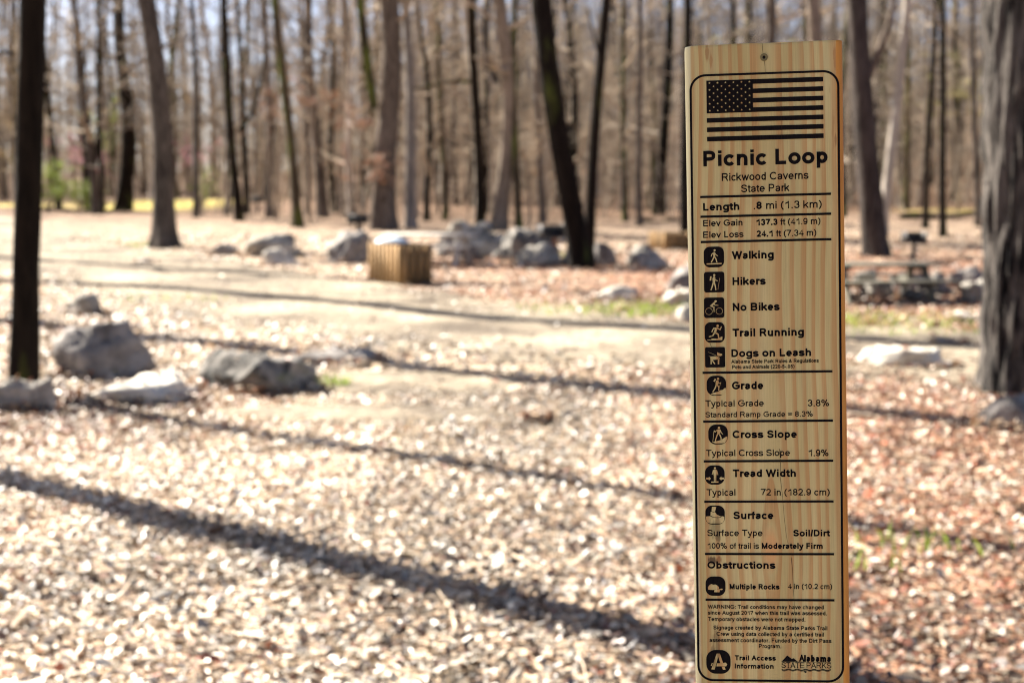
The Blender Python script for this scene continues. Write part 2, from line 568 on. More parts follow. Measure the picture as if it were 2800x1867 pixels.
# fallen twigs among the leaves
mb = MB()
for i in range(260):
    Y = math.sqrt(random.uniform(9, 200)); X = random.uniform(-.42, .42) * Y
    a = random.uniform(0, math.pi); L = random.uniform(.12, .6); q = []
    bend = random.uniform(-.3, .3)
    for t in np.linspace(-.5, .5, 5):
        xx = X + math.cos(a) * L * t - math.sin(a) * L * bend * t * t; yy = Y + math.sin(a) * L * t + math.cos(a) * L * bend * t * t
        q.append((xx, yy, float(terrain(xx, yy)) + 0.03 + random.uniform(0, .015)))
    mb.tube(q, np.linspace(.007, .003, 5) * random.uniform(.6, 1.3), 5)
tag(mb.obj('twig_litter', M_TWIG), 'thin dead twigs lying among the fallen leaves', 'twigs', kind='stuff')


# ------------------------------------------------------------------ rocks
def rock(x0, y0, x1, y1, mat, label, seed, flat=1.0, name='boulder', deep=0.75, group=None, lo=.50):
    rs = random.Random(seed)
    pf = ground((x0 + x1) / 2, y1)
    W = (x1 - x0) * K / FPX * pf.y * 1.02
    D = W * deep
    c = Vector((pf.x * (1 + D * .45 / pf.y), pf.y + D * 0.45, 0)); c.z = float(terrain(c.x, c.y))
    r = ray((x0 + x1) / 2 * K, y0 * K)
    H = max(0.06, CAM_H + r[2] * (c.y / r[1]) - c.z) * 1.04
    import bmesh
    bm = bmesh.new(); bmesh.ops.create_icosphere(bm, subdivisions=4, radius=1)
    planes = []
    for i in range(15):
        n = Vector((rs.gauss(0, 1), rs.gauss(0, 1), rs.gauss(0, .8))).normalized()
        planes.append((n, rs.uniform(lo, .86)))
    planes.append((Vector((rs.gauss(0, .15), rs.gauss(0, .15), 1)).normalized(), rs.uniform(.6, .8) if flat < 1 else .85))
    off = Vector((rs.uniform(0, 50),) * 3)
    for v in bm.verts:
        p = v.co.copy()
        for n, d in planes:
            e = p.dot(n) - d
            if e > 0:
                p -= n * e * 0.97
        p += p.normalized() * (mnoise.fractal(p * 1.6 + off, 0.8, 2.0, 6) * 0.22)
        p += p.normalized() * (mnoise.fractal(p * 6 + off, 0.8, 2.0, 4) * 0.05)
        v.co = p
    mxs = [max(abs(v.co[i]) for v in bm.verts) for i in range(3)]
    zt = max(v.co.z for v in bm.verts)
    ztop = H; zmid = 0.08 * H
    for v in bm.verts:
        v.co.x *= W / 2 / mxs[0]; v.co.y *= D / 2 / mxs[1]
        v.co.z = zmid + v.co.z / zt * (ztop - zmid)
        if v.co.z < -.12: v.co.z = -.12
    me = bpy.data.meshes.new(name); bm.to_mesh(me); bm.free()
    me.polygons.foreach_set('use_smooth', np.ones(len(me.polygons), dtype=bool))
    me.materials.append(M_ROCK[mat])
    o = bpy.data.objects.new(name, me); COL.objects.link(o)
    o.location = c
    return tag(o, label, 'rock', group)


ROCKS = [
    (150, 673, 246, 727, 'lichen', 'small rounded grey rock alone behind the big boulder', 3, 1, 'boulder'),
    (132, 738, 372, 876, 'grey', 'big rounded grey boulder beside the dark trunk', 12, 1, 'boulder'),
    (175, 855, 462, 936, 'pale', 'low pale slab lying in front of the big grey boulder', 21, .5, 'rock_slab'),
    (437, 806, 752, 915, 'mossy', 'long mottled boulder with dark hollows and green moss on top', 31, 1, 'boulder'),
    (-60, 868, 140, 952, 'lichen', 'flat grey ledge at the foot of the dark trunk', 44, .5, 'rock_slab'),
    (660, 797, 880, 846, 'grey', 'low flat grey rock between mossy boulder and trail', 52, .5, 'rock_slab'),
    (546, 536, 708, 592, 'lichen', 'rounded grey boulder behind the white topped small rock', 61, 1, 'boulder'),
    (602, 570, 706, 612, 'pale', 'small white topped rock leaning against a rounded grey boulder', 73, 1, 'boulder'),
    (478, 560, 552, 588, 'grey', 'low grey rock just left of the rounded boulder', 81, 1, 'boulder'),
    (740, 532, 866, 606, 'grey', 'sloping grey boulder just left of the slatted bin', 92, 1, 'boulder'),
    (985, 508, 1175, 592, 'lichen', 'large pale topped boulder behind the grey picnic table', 103, 1, 'boulder'),
    (1125, 526, 1300, 600, 'mossy', 'dark mossy boulder between table and leaning trunks', 113, 1, 'boulder'),
    (1366, 558, 1418, 612, 'grey', 'small grey rock just right of the leaning trunks', 124, 1, 'boulder'),
    (1430, 562, 1545, 618, 'lichen', 'light grey boulder between leaning trunks and signpost', 133, 1, 'boulder'),
    (1530, 582, 1640, 676, 'grey', 'tall grey boulder half hidden behind the signpost edge', 143, 1, 'boulder'),
    (1362, 655, 1482, 694, 'pale', 'low pale rock on the leaf covered clearing', 151, .6, 'boulder'),
    (1500, 664, 1625, 706, 'pale', 'long low pale rock touching the signpost edge', 163, .6, 'rock_slab'),
    (1548, 700, 1610, 748, 'pale', 'bright white little rock beside the signpost edge', 171, 1, 'boulder'),
    (1945, 796, 2200, 856, 'pale', 'bright white low boulder right of the signpost', 183, .7, 'boulder'),
    (2238, 905, 2420, 1000, 'grey', 'blue grey boulder at the foot of the plated bark trunk', 193, 1, 'boulder'),
    (1960, 640, 2070, 688, 'lichen', 'lichen spotted boulder under the mossy picnic table', 203, 1, 'boulder'),
    (2170, 612, 2275, 668, 'grey', 'grey boulder between mossy picnic table and plated trunk', 214, 1, 'boulder'),
    (2060, 660, 2140, 690, 'mossy', 'small mossy rock in front of the mossy picnic table', 223, 1, 'boulder'),
    (305, 592, 365, 610, 'pale', 'small pale stone lying on the trail near the flared trunk', 231, 1, 'boulder'),
    (1200, 950, 1262, 976, 'pale', 'small flat pale stone on the leaves before the bare soil', 241, .6, 'rock_slab'),
    (1040, 545, 1110, 600, 'grey', 'dark low boulder below the front bench of the pale picnic table', 271, .8, 'boulder'),
    (1180, 560, 1290, 612, 'lichen', 'broken low rock in front of the dark mossy boulder', 281, .7, 'boulder'),
    (1258, 515, 1310, 560, 'pale', 'pale rock standing behind the black park grill', 291, 1, 'boulder'),
    (1290, 560, 1335, 608, 'lichen', 'pale rock at the left foot of the leaning trunks', 301, 1, 'boulder'),
    (1958, 618, 2030, 668, 'mossy', 'dark rock beside the signpost under the mossy table', 311, 1, 'boulder'),
    (2035, 625, 2120, 672, 'grey', 'dark grey rock in the middle of the pile under the mossy table', 321, 1, 'boulder'),
    (2105, 628, 2185, 682, 'mossy', 'yellow mossed rock at the right end of the mossy table', 331, 1, 'boulder'),
    (2196, 640, 2290, 700, 'lichen', 'reddish grey rock touching the plated trunk edge', 341, .8, 'boulder'),
    (2180, 715, 2270, 742, 'pale', 'flat pale rock in the leaves left of the plated trunk', 351, .5, 'rock_slab'),
    (1090, 508, 1150, 530, 'pale', 'small white rock peeking over the large boulder', 251, 1, 'boulder'),
    (2140, 775, 2215, 800, 'grey', 'small flat grey rock behind the bright white boulder', 263, .6, 'rock_slab'),
]
for (x0, y0, x1, y1, mt, lab, sd, fl, nm) in ROCKS:
    rock(x0, y0, x1, y1, mt, lab, sd, fl, nm, deep=.25 if sd == 44 else .75, lo=.64 if sd in (12, 3, 61) else .5)


# leaves drifted against the feet of the rocks and lying on them
rk = [o for o in COL.objects if o.get('category') == 'rock']
P_ = []
for o in rk:
    dx, dy = o.dimensions.x / 2, o.dimensions.y / 2
    co = np.array([v.co[:] for v in o.data.vertices])
    mxx, mxy = np.abs(co[:, 0]).max(), np.abs(co[:, 1]).max()
    nn = int(min(900, 130 + 420 * mxx))
    a = rng.uniform(0, 2 * math.pi, nn); q = 1 + np.abs(rng.normal(0, .10, nn))
    X = o.location.x + np.cos(a) * mxx * q * .97; Y = o.location.y + np.sin(a) * mxy * q * .97
    Z = terrain(X, Y) + rng.uniform(0.01, 0.09, nn) * np.clip(1.5 - (q - 1) * 8, .2, 1)
    P_.append(np.stack([X, Y, Z], 1))
    up = np.array([v.co[:] for v in o.data.vertices if v.normal.z > .85])
    if len(up):
        k = up[rng.integers(0, len(up), max(3, nn // 25))]
        P_.append(k + np.array(o.location) + [0, 0, .008])
P_ = np.concatenate(P_)
pl = np.array([(0.42, 0.30, 0.19), (0.30, 0.17, 0.09), (0.58, 0.47, 0.35), (0.26, 0.10, 0.045)])
o = leaf_cloud('leaf_drift', P_, rng.uniform(.03, .075, len(P_)), .6, pl[rng.integers(0, 4, len(P_))] * rng.uniform(.75, 1.2, (len(P_), 1)), M_LEAF)
tag(o, 'dry brown leaves drifted against the feet of the rocks', 'leaves', kind='stuff')

# ------------------------------------------------------------------ trees
def crown_mesh(rs, top, base_r, h0, h1, axis_fn, n1=18, n2=5, n3=3, spread=1.0, twig_r=0.006):
    """bare winter crown: limbs, branches and twigs as one mesh"""
    mb = MB()

    def limb(p, d, L, r, lvl):
        n = 5 if lvl < 2 else 3
        pts = [p]; dd = d.copy()
        for i in range(n - 1):
            dd = dd + np.array([rs.gauss(0, .16), rs.gauss(0, .16), rs.gauss(0.05, .12)])
            dd /= np.linalg.norm(dd)
            pts.append(pts[-1] + dd * L / (n - 1))
        mb.tube(pts, np.linspace(r, r * .35, n), (6, 4, 3, 3)[lvl])
        cnt = (n2, n3, 0, 0)[lvl]
        for q in range(cnt):
            t = rs.uniform(.3, 1.0); k = min(int(t * (n - 1)), n - 2)
            pp = pts[k] + (pts[k + 1] - pts[k]) * (t * (n - 1) - k)
            side = np.array([rs.gauss(0, 1), rs.gauss(0, 1), rs.gauss(.1, .6)]); side /= np.linalg.norm(side)
            nd = dd * .65 + side * .8; nd /= np.linalg.norm(nd)
            limb(pp, nd, L * rs.uniform(.35, .6), max(twig_r * (1 if lvl else 1.4), r * .45), lvl + 1)

    for i in range(n1):
        t = (i + rs.random()) / n1
        z = h0 + (h1 - h0) * t
        c, r = axis_fn(z)
        a = rs.uniform(0, 2 * math.pi)
        el = rs.uniform(-.05, .75) + .4 * t
        d = np.array([math.cos(a) * math.cos(el), math.sin(a) * math.cos(el), math.sin(el)])
        L = (h1 - h0) * rs.uniform(.12, .28) * (1.15 - .6 * t) * spread
        limb(np.array(c), d, L, max(.012, r * rs.uniform(.25, .5)), 0)
    return mb


def trunk_mesh(rs, P, Rr, sides, rings, flare, rough, seed, plates=0.0):
    """P: world polyline function t->(x,y,z) local; Rr: t->radius"""
    V = np.zeros((rings, sides, 3))
    for i in range(rings):
        t = (i / (rings - 1)) ** 1.25
        c = P(t); r = Rr(t); z = c[2]
        for j in range(sides):
            a = j / sides * 2 * math.pi
            fl = 1 + flare * math.exp(-max(z, 0) / (Rr(0) * 1.6 + .05)) * (0.75 + 0.45 * math.sin(a * 5 + seed) + .3 * math.sin(a * 3 + seed * 2.3))
            q = Vector((math.cos(a) * 2.2, math.sin(a) * 2.2, z / max(Rr(0), .08) * .35 + seed))
            nz = mnoise.fractal(q, 1, 2, 3) * rough
            if plates:
                q2 = Vector((math.cos(a) * 7, math.sin(a) * 7, z * 2.2 + seed))
                nz += plates * (abs(mnoise.noise(q2)) * 1.6 - .3)
            rr = r * (fl + nz)
            V[i, j] = (c[0] + math.cos(a) * rr, c[1] + math.sin(a) * rr, c[2])
    i = np.arange(rings - 1)[:, None] * sides; j = np.arange(sides)[None, :]; j2 = (j + 1) % sides
    F = np.stack([i + j, i + j2, i + sides + j2, i + sides + j], -1).reshape(-1, 4)
    return V.reshape(-1, 3), F


def hero_tree(name, label, bx, by, txp, wpx, bark, seed, height=17, crown_from=5.0, n1=18, flare=.35, sides=20, rings=46,
              base=None, radius=None, limbs=(), rough=.12, plates=0.0, twigs=(4, 3), taper=.55, group=None, sway=1.0):
    rs = random.Random(seed)
    if base is None:
        b = ground(bx, by)
        rad = wpx * K / FPX * b.y / 2
        tp = at_depth(txp, 0, b.y)
        slope = ((tp.x - b.x) / max(tp.z - b.z, .5))
    else:
        b = Vector((base[0], base[1], float(terrain(base[0], base[1])))); rad = radius; slope = rs.uniform(-.03, .03)
    sy = rs.uniform(-.03, .03)
    ph = rs.uniform(0, 6); amp = rad * .55 * sway

    def P(t):
        z = -0.15 + t * (height + .15)
        zz = max(z, 0)
        return (slope * zz + amp * math.sin(zz * .55 + ph) - amp * math.sin(ph), sy * zz + amp * math.cos(zz * .4 + ph) - amp * math.cos(ph), z)

    def Rr(t):
        return rad * (1.06 - taper * t) * (1 if t < .9 else (1 - (t - .9) * 8))

    root = thing(name, label, 'tree', b, 0, group)
    V, F = trunk_mesh(rs, P, Rr, sides, rings, flare, rough, seed * 1.37, plates)
    mesh_obj('trunk', V, F, M_BARK[bark], root)

    def axis_fn(z):
        t = min(max((z + .15) / (height + .15), 0), 1)
        return P(t), Rr(t)
    mb = crown_mesh(rs, height, rad, crown_from, height * .97, axis_fn, n1, twigs[0], twigs[1])
    mb.obj('crown', M_TWIG, root)
    for (pts, w0, w1, mt) in limbs:
        q = []
        for (px, py, dy) in pts:
            v = at_depth(px, py, b.y + dy) - b
            q.append(np.array(v))
        q = np.array(q)
        n = 14
        tt = np.linspace(0, len(q) - 1, n)
        qq = np.stack([np.interp(tt, np.arange(len(q)), q[:, k]) for k in range(3)], 1)
        for _ in range(2):
            qq[1:-1] = (qq[:-2] + 2 * qq[1:-1] + qq[2:]) / 4
        l = MB(); s0 = K / FPX * b.y / 2
        l.tube(qq, np.linspace(w0 * s0, w1 * s0, n), 8)
        l.obj('limb', M_BARK[mt], root)
    return root


# name, label, base x, base y, x where it leaves the picture top, width px, bark
HERO = [
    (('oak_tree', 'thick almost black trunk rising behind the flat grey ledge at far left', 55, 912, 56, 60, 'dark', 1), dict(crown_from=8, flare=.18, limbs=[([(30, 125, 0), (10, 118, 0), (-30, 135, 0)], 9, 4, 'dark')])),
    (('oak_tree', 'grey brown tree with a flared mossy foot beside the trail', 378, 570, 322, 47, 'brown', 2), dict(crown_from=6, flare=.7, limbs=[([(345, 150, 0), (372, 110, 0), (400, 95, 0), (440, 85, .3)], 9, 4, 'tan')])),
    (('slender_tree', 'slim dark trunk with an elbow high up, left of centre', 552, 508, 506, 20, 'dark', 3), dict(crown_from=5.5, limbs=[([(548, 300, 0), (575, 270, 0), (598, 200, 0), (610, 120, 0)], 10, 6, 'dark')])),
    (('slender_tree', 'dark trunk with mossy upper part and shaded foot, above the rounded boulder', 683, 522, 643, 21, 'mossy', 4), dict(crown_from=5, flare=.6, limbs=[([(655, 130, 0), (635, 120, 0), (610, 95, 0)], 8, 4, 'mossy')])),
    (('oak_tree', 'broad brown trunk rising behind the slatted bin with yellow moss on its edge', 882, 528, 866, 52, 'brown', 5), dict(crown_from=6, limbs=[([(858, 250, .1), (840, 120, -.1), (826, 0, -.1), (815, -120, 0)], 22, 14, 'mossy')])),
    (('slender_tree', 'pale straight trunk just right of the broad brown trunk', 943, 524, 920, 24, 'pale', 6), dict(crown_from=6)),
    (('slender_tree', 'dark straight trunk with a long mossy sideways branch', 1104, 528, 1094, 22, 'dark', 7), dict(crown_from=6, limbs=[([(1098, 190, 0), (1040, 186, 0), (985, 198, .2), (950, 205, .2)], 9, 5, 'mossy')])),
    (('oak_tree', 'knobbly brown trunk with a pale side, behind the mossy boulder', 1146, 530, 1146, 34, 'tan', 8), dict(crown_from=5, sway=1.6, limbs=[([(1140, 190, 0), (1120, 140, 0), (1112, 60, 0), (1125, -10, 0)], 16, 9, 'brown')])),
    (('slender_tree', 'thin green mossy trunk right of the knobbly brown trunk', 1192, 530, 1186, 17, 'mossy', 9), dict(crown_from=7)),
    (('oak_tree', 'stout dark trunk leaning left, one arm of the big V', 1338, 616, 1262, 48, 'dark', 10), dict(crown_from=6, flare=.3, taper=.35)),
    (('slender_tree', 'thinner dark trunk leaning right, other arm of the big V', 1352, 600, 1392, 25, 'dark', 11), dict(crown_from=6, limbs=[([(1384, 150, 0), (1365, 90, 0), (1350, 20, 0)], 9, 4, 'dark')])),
    (('slender_tree', 'thin grey tree midway between the big V and the signpost', 1470, 520, 1462, 15, 'brown', 12), dict(crown_from=5)),
    (('slender_tree', 'black straight trunk touching the left edge of the signpost', 1574, 568, 1570, 21, 'dark', 13), dict(crown_from=7)),
    (('slender_tree', 'brown trunk rising right above the middle of the signpost', 1762, 530, 1758, 26, 'brown', 14), dict(crown_from=6)),
    (('oak_tree', 'pale brown trunk rising above the signpost near its right corner', 1880, 545, 1872, 34, 'tan', 15), dict(crown_from=6)),
    (('oak_tree', 'forked brown trunk with a sunlit edge just right of the signpost', 2012, 590, 1970, 52, 'brown', 16), dict(crown_from=7, sway=.3, limbs=[([(1984, 190, 0), (1958, 150, 0), (1948, 70, 0), (1965, 0, 0)], 13, 8, 'dark'), ([(1995, 180, 0), (2030, 90, 0), (2052, 20, 0), (2060, -60, 0)], 18, 10, 'brown')])),
    (('slender_tree', 'leaning pale trunk crossing behind the forked brown trunk', 2026, 540, 2074, 22, 'pale', 17), dict(crown_from=8)),
    (('slender_tree', 'slim dark trunk, left one of the pair over the mossy picnic table', 2126, 525, 2142, 14, 'dark', 18), dict(crown_from=4.5)),
    (('slender_tree', 'slim dark trunk, right one of the pair over the mossy picnic table', 2166, 545, 2158, 16, 'dark', 19), dict(crown_from=5)),
    (('pine_tree', 'huge trunk with plated bark and a sunlit edge at far right', 2372, 905, 2368, 196, 'plated', 20), dict(crown_from=9, n1=10, flare=.22, sides=110, rings=190, plates=.15, height=14, rough=.04, sway=.05)),
    (('slender_tree', 'thin double stem tree at the far edge of the left clearing', 205, 484, 168, 17, 'dark', 21), dict(crown_from=5, limbs=[([(203, 470, 0), (228, 300, 0), (232, 120, 0), (222, 0, 0)], 13, 8, 'dark')])),
    (('slender_tree', 'thin dark tree leaning left just right of the black trunk', 134, 480, 96, 14, 'dark', 22), dict(crown_from=5)),
    (('oak_tree', 'broad shadowed trunk standing beside the yellow grass gap', 283, 482, 278, 34, 'dark', 23), dict(crown_from=6)),
    (('slender_tree', 'slim grey trunk between the flared trunk and the elbowed one', 450, 500, 436, 13, 'brown', 24), dict(crown_from=5)),
    (('slender_tree', 'grey brown trunk just left of the slim mossy foot tree', 618, 500, 606, 15, 'brown', 25), dict(crown_from=5)),
    (('oak_tree', 'dim brown trunk just right of the mossy upper dark trunk', 742, 500, 716, 24, 'brown', 26), dict(crown_from=5)),
    (('slender_tree', 'reddish brown trunk left of the broad brown trunk', 792, 498, 786, 16, 'tan', 27), dict(crown_from=5)),
    (('slender_tree', 'green tinged thin trunk behind the pale boulder top', 1022, 505, 1010, 13, 'mossy', 28), dict(crown_from=5)),
    (('slender_tree', 'thin brown trunk left of the leaning dark V arm', 1246, 512, 1238, 15, 'brown', 29), dict(crown_from=5)),
    (('slender_tree', 'narrow grey trunk right beside the plated trunk edge', 2246, 520, 2238, 13, 'brown', 30), dict(crown_from=5)),
]
for args, kw in HERO:
    hero_tree(*args, **kw)
# trees left of the view whose shadows cross the clearing
hero_tree('oak_tree', 'thick oak just outside the picture whose shadow crosses the near leaves', 0, 0, 0, 0, 'brown', 41, base=(-3.45, 8.0), sway=.1, radius=.145, height=15, crown_from=10.5, n1=5, flare=.6, taper=.2)
hero_tree('oak_tree', 'unseen oak added left of the picture to shade the signpost', 0, 0, 0, 0, 'brown', 42, base=(-4.36, 5.14), sway=.1, rough=.04, radius=.30, height=14, crown_from=10, n1=6, flare=.4, taper=.3)  # out-of-view trunk added to keep direct sun off the sign board
hero_tree('oak_tree', 'oak left of the picture beyond the big grey boulder', 0, 0, 0, 0, 'brown', 43, base=(-6.65, 16.9), radius=.21, height=16, crown_from=10, n1=7, flare=.5, taper=.25, sway=.2)
hero_tree('oak_tree', 'oak left of the picture near the middle of the trail', 0, 0, 0, 0, 'brown', 44, base=(-10.2, 25.0), taper=.25, radius=.26, height=18, crown_from=8, n1=12, flare=.5)
hero_tree('oak_tree', 'oak left of the picture where the trail bends', 0, 0, 0, 0, 'brown', 45, base=(-14.5, 33.5), radius=.28, height=18, crown_from=7, n1=14, flare=.5)

# --- prototypes for the wood behind, copied tree by tree
protos = []
for i in range(9):
    rs = random.Random(100 + i)
    h = rs.uniform(13, 19); rad = rs.uniform(.085, .17)
    nm = 'woodland_tree'
    bk = ('brown', 'pale', 'dark', 'dark', 'mossy', 'tan', 'dark', 'brown', 'pale')[i]
    root = thing(nm, {'brown': 'bare grey brown trunk standing in the wood beyond the clearing', 'pale': 'bare pale grey trunk standing in the wood beyond the clearing',
                      'dark': 'bare nearly black trunk standing in the wood beyond the clearing', 'mossy': 'bare green mossed trunk standing in the wood beyond the clearing',
                      'tan': 'bare light tan trunk standing in the wood beyond the clearing'}[bk], 'tree', (0, 0, 0), 0,
                 {'brown': 'grey brown', 'pale': 'pale grey', 'dark': 'nearly black', 'mossy': 'mossy', 'tan': 'light tan'}[bk] + ' trees of the wood beyond the clearing')
    lean = (rs.uniform(-.05, .05), rs.uniform(-.05, .05)); ph = rs.uniform(0, 6)
    P = (lambda lean, ph, h, rad: lambda t: (lean[0] * t * h + rad * 1.2 * math.sin(t * h * .5 + ph) - rad * 1.2 * math.sin(ph), lean[1] * t * h, -.3 + t * (h + .3)))(lean, ph, h, rad)
    Rr = (lambda rad: lambda t: rad * (1.1 - .75 * t))(rad)
    V, F = trunk_mesh(rs, P, Rr, 10, 26, .4, .12, i * 3.1)
    mesh_obj('trunk', V, F, M_BARK[bk], root)
    axis = (lambda P, Rr, h: lambda z: (P(min(1, (z + .3) / (h + .3))), Rr(min(1, z / h))))(P, Rr, h)
    crown_mesh(rs, h, rad, 2.2, h, axis, 26, 5, 3, .9, .009).obj('crown', M_TWIG, root)
    protos.append(root)


def copy_tree(src):
    c = src.copy(); COL.objects.link(c)
    for ch in src.children:
        d = ch.copy(); COL.objects.link(d); d.parent = c
    return c


rs = random.Random(77)
spots = []
while len(spots) < 255:
    Y = math.sqrt(rs.uniform(52 ** 2, 125 ** 2)); X = rs.uniform(-.42, .42) * Y
    if Y < 66 and rs.random() < .75 * (1 - (Y - 52) / 14):
        continue
    if X / Y < -.30 and Y < 84 and rs.random() < .5:
        continue
    if math.hypot((X + 19.5) / 7, (Y - 78) / 12) < 1 or (X > 14 and 50 < Y < 72 and rs.random() < .75):
        continue
    if any((X - a) ** 2 + (Y - b) ** 2 < 1.2 for a, b in spots):
        continue
    spots.append((X, Y))
used = set()
for i, (X, Y) in enumerate(spots):
    pi = i % 9
    o = protos[pi] if pi not in used else copy_tree(protos[pi])
    used.add(pi)
    o.location = (X, Y, float(terrain(X, Y)))
    o.rotation_euler = (0, 0, rs.uniform(0, 6.28))
    sc = rs.uniform(.75, 1.25); o.scale = (sc * rs.uniform(.8, 1.3),) * 2 + (sc,)

# --- the wood farther off, which reads as one mass, and its undergrowth
mb = MB(); mt = MB()
for i in range(1050):
    Y = math.sqrt(rs.uniform(118 ** 2, 290 ** 2)); X = rs.uniform(-.46, .46) * Y
    if X / Y < -.10 and rs.random() < .7:
        continue
    z0 = float(terrain(X, Y)); h = rs.uniform(11, 19); r = rs.uniform(.09, .26); lx = rs.uniform(-.05, .05)
    tz = np.linspace(0, 1, 6)
    pts = np.stack([X + lx * tz * h + np.sin(tz * 5 + i) * .12, np.full(6, Y), z0 - .2 + tz * h], 1)
    mb.tube(pts, r * (1.1 - .85 * tz), 6)
    for q in range(16):
        t = rs.uniform(.15, 1); p0 = np.array([np.interp(t, tz, pts[:, k]) for k in range(3)])
        a = rs.uniform(0, 6.28); el = rs.uniform(0, 1.0); L = rs.uniform(1.2, 3.4)
        d = np.array([math.cos(a) * math.cos(el), math.sin(a) * math.cos(el), math.sin(el)])
        p1 = p0 + d * L * .5; p2 = p1 + (d + np.array([0, 0, .3])) * L * .5
        mt.tube([p0, p1, p2], [r * .3, r * .18, .012], 3)
        for q2 in range(2):
            e = np.array([rs.gauss(0, 1), rs.gauss(0, 1), rs.gauss(.3, .5)]); e /= np.linalg.norm(e)
            mt.tube([p1, p1 + e * rs.uniform(.8, 1.8)], [.03, .012], 3)
o = mb.obj('far_woods', M_BARK['brown']); tag(o, 'distant bare wood of grey brown trunks covering the slope', 'woods', kind='stuff')
o = mt.obj('far_branches', M_TWIG); tag(o, 'tangle of bare branches of the distant wood', 'branches', kind='stuff')

mb = MB()
for i in range(3300):
    Y = math.sqrt(rs.uniform(55 ** 2, 140 ** 2)); X = rs.uniform(-.43, .43) * Y
    if X / Y < -.22 and Y < 90:
        continue
    if math.hypot((X + 19.5) / 7, (Y - 78) / 12) < 1 or (X > 14 and Y < 72 and rs.random() < .8):
        continue
    if Y < 64 and rs.random() < .35:
        continue
    z0 = float(terrain(X, Y)); h = rs.uniform(1.5, 8); r = rs.uniform(.012, .045); lx, ly = rs.gauss(0, .12), rs.gauss(0, .12)
    tz = np.linspace(0, 1, 4)
    pts = np.stack([X + lx * tz * h, Y + ly * tz * h, z0 - .1 + tz * h], 1)
    mb.tube(pts, r * (1.05 - .8 * tz), 4)
    for q in range(rs.randint(4, 9)):
        t = rs.uniform(.25, 1); p0 = np.array([np.interp(t, tz, pts[:, k]) for k in range(3)])
        a = rs.uniform(0, 6.28); el = rs.uniform(.1, 1.1); L = rs.uniform(.4, 1.6)
        d = np.array([math.cos(a) * math.cos(el), math.sin(a) * math.cos(el), math.sin(el)])
        mb.tube([p0, p0 + d * L * .5, p0 + d * L + np.array([0, 0, .15 * L])], [.012, .009, .005], 3)
o = mb.obj('undergrowth', M_TWIG); tag(o, 'thin leafless saplings and brush between the trees of the wood', 'undergrowth', kind='stuff')


# ------------------------------------------------------------------ leafy saplings, shrubs, redbud
def leafy(name, label, cat, px, Y, z0, zr, wr, n, cols, mat, seed, lsize=(.05, .09), stems=5):
    rs = random.Random(seed)
    p = at_depth(px, 500, Y); b = Vector((p.x, Y, float(terrain(p.x, Y))))
    root = thing(name, label, cat, b)
    mb = MB(); tips = []
    for i in range(stems):
        a = rs.uniform(0, 6.28); top = np.array([math.cos(a) * wr * rs.uniform(.3, .9), math.sin(a) * wr * rs.uniform(.3, .9), z0 + zr * rs.uniform(.3, 1)])
        P = [np.array([0, 0, -.1]) + rs.uniform(-.05, .05), top * np.array([.35, .35, .5]), top]
        mb.tube(P, [.03, .02, .008], 5)
        for q in range(8):
            t = rs.uniform(.35, 1); c = P[1] * (1 - t) + P[2] * t
            c[2] = max(c[2], z0)
            e = c + np.array([rs.gauss(0, .4) * wr, rs.gauss(0, .4) * wr, rs.gauss(0.05, .12) * zr])
            mb.tube([c, e], [.009, .004], 3); tips.append((c, e))
    mb.obj('stem', M_TWIG, root)
    pos = []
    for i in range(n):
        c, e = tips[rs.randrange(len(tips))]; t = rs.uniform(.2, 1.1)
        pos.append(c * (1 - t) + e * t + np.array([rs.gauss(0, .06), rs.gauss(0, .06), rs.gauss(0, .05)]))
    pos = np.array(pos); tint = np.array([cols[rs.randrange(len(cols))] for _ in range(n)]) * rng.uniform(.8, 1.2, (n, 1))
    leaf_cloud('foliage', pos, rng.uniform(lsize[0], lsize[1], n), 1.0, tint, mat, root)
    return root


GR = [(.20, .26, .05), (.30, .34, .07), (.14, .20, .04)]
OR = [(.42, .18, .08), (.50, .26, .13), (.34, .13, .06)]
PK = [(.55, .20, .30), (.60, .30, .38), (.42, .13, .22)]
leafy('leafy_shrub', 'bright yellow green shrub right beside the black trunk', 'shrub', 112, 66, .1, 2.6, 1.1, 1500, GR, M_GREEN, 1, (.08, .15), 9)
leafy('leafy_shrub', 'small green shrub left of the thin double stem tree', 'shrub', 180, 68, .1, 1.7, .8, 800, GR, M_GREEN, 2, (.08, .14), 8)
leafy('leafy_shrub', 'yellow green shrub low behind the flared grey trunk', 'shrub', 462, 70, .6, 1.6, .8, 500, GR, M_GREEN, 3, (.07, .13), 6)
leafy('leafy_shrub', 'pale green young tree foliage high between the left trunks', 'shrub', 242, 74, 2.5, 3.6, 1.0, 600, GR, M_GREEN, 4, (.07, .13), 6)
leafy('leafy_shrub', 'sparse yellow green sapling right of the plain V trunks', 'shrub', 1700, 62, 4.0, 3.5, 1.6, 500, [(.30, .30, .10), (.36, .34, .14)], M_GREEN, 5, (.07, .13), 6)
leafy('leafy_shrub', 'sparse yellow green sapling between signpost and plated trunk', 'shrub', 2200, 60, 4.0, 3.6, 1.8, 600, [(.26, .24, .08), (.34, .30, .12)], M_GREEN, 6, (.07, .13), 6)
leafy('redbud_tree', 'pink flowering small tree behind the thin double stem tree', 'tree', 205, 72, 1.3, 2.6, 1.5, 700, PK, M_GREEN, 7, (.06, .11), 7)
leafy('redbud_tree', 'faint pink flowering sapling just right of the flared trunk', 'tree', 458, 74, 1.8, 2.0, 1.2, 350, PK, M_GREEN, 8, (.06, .10), 6)
leafy('beech_sapling', 'sapling with rust orange leaves right of the mossy dark trunk', 'sapling', 712, 50, 4.2, 1.2, .8, 240, OR, M_LEAF, 9, (.06, .12))
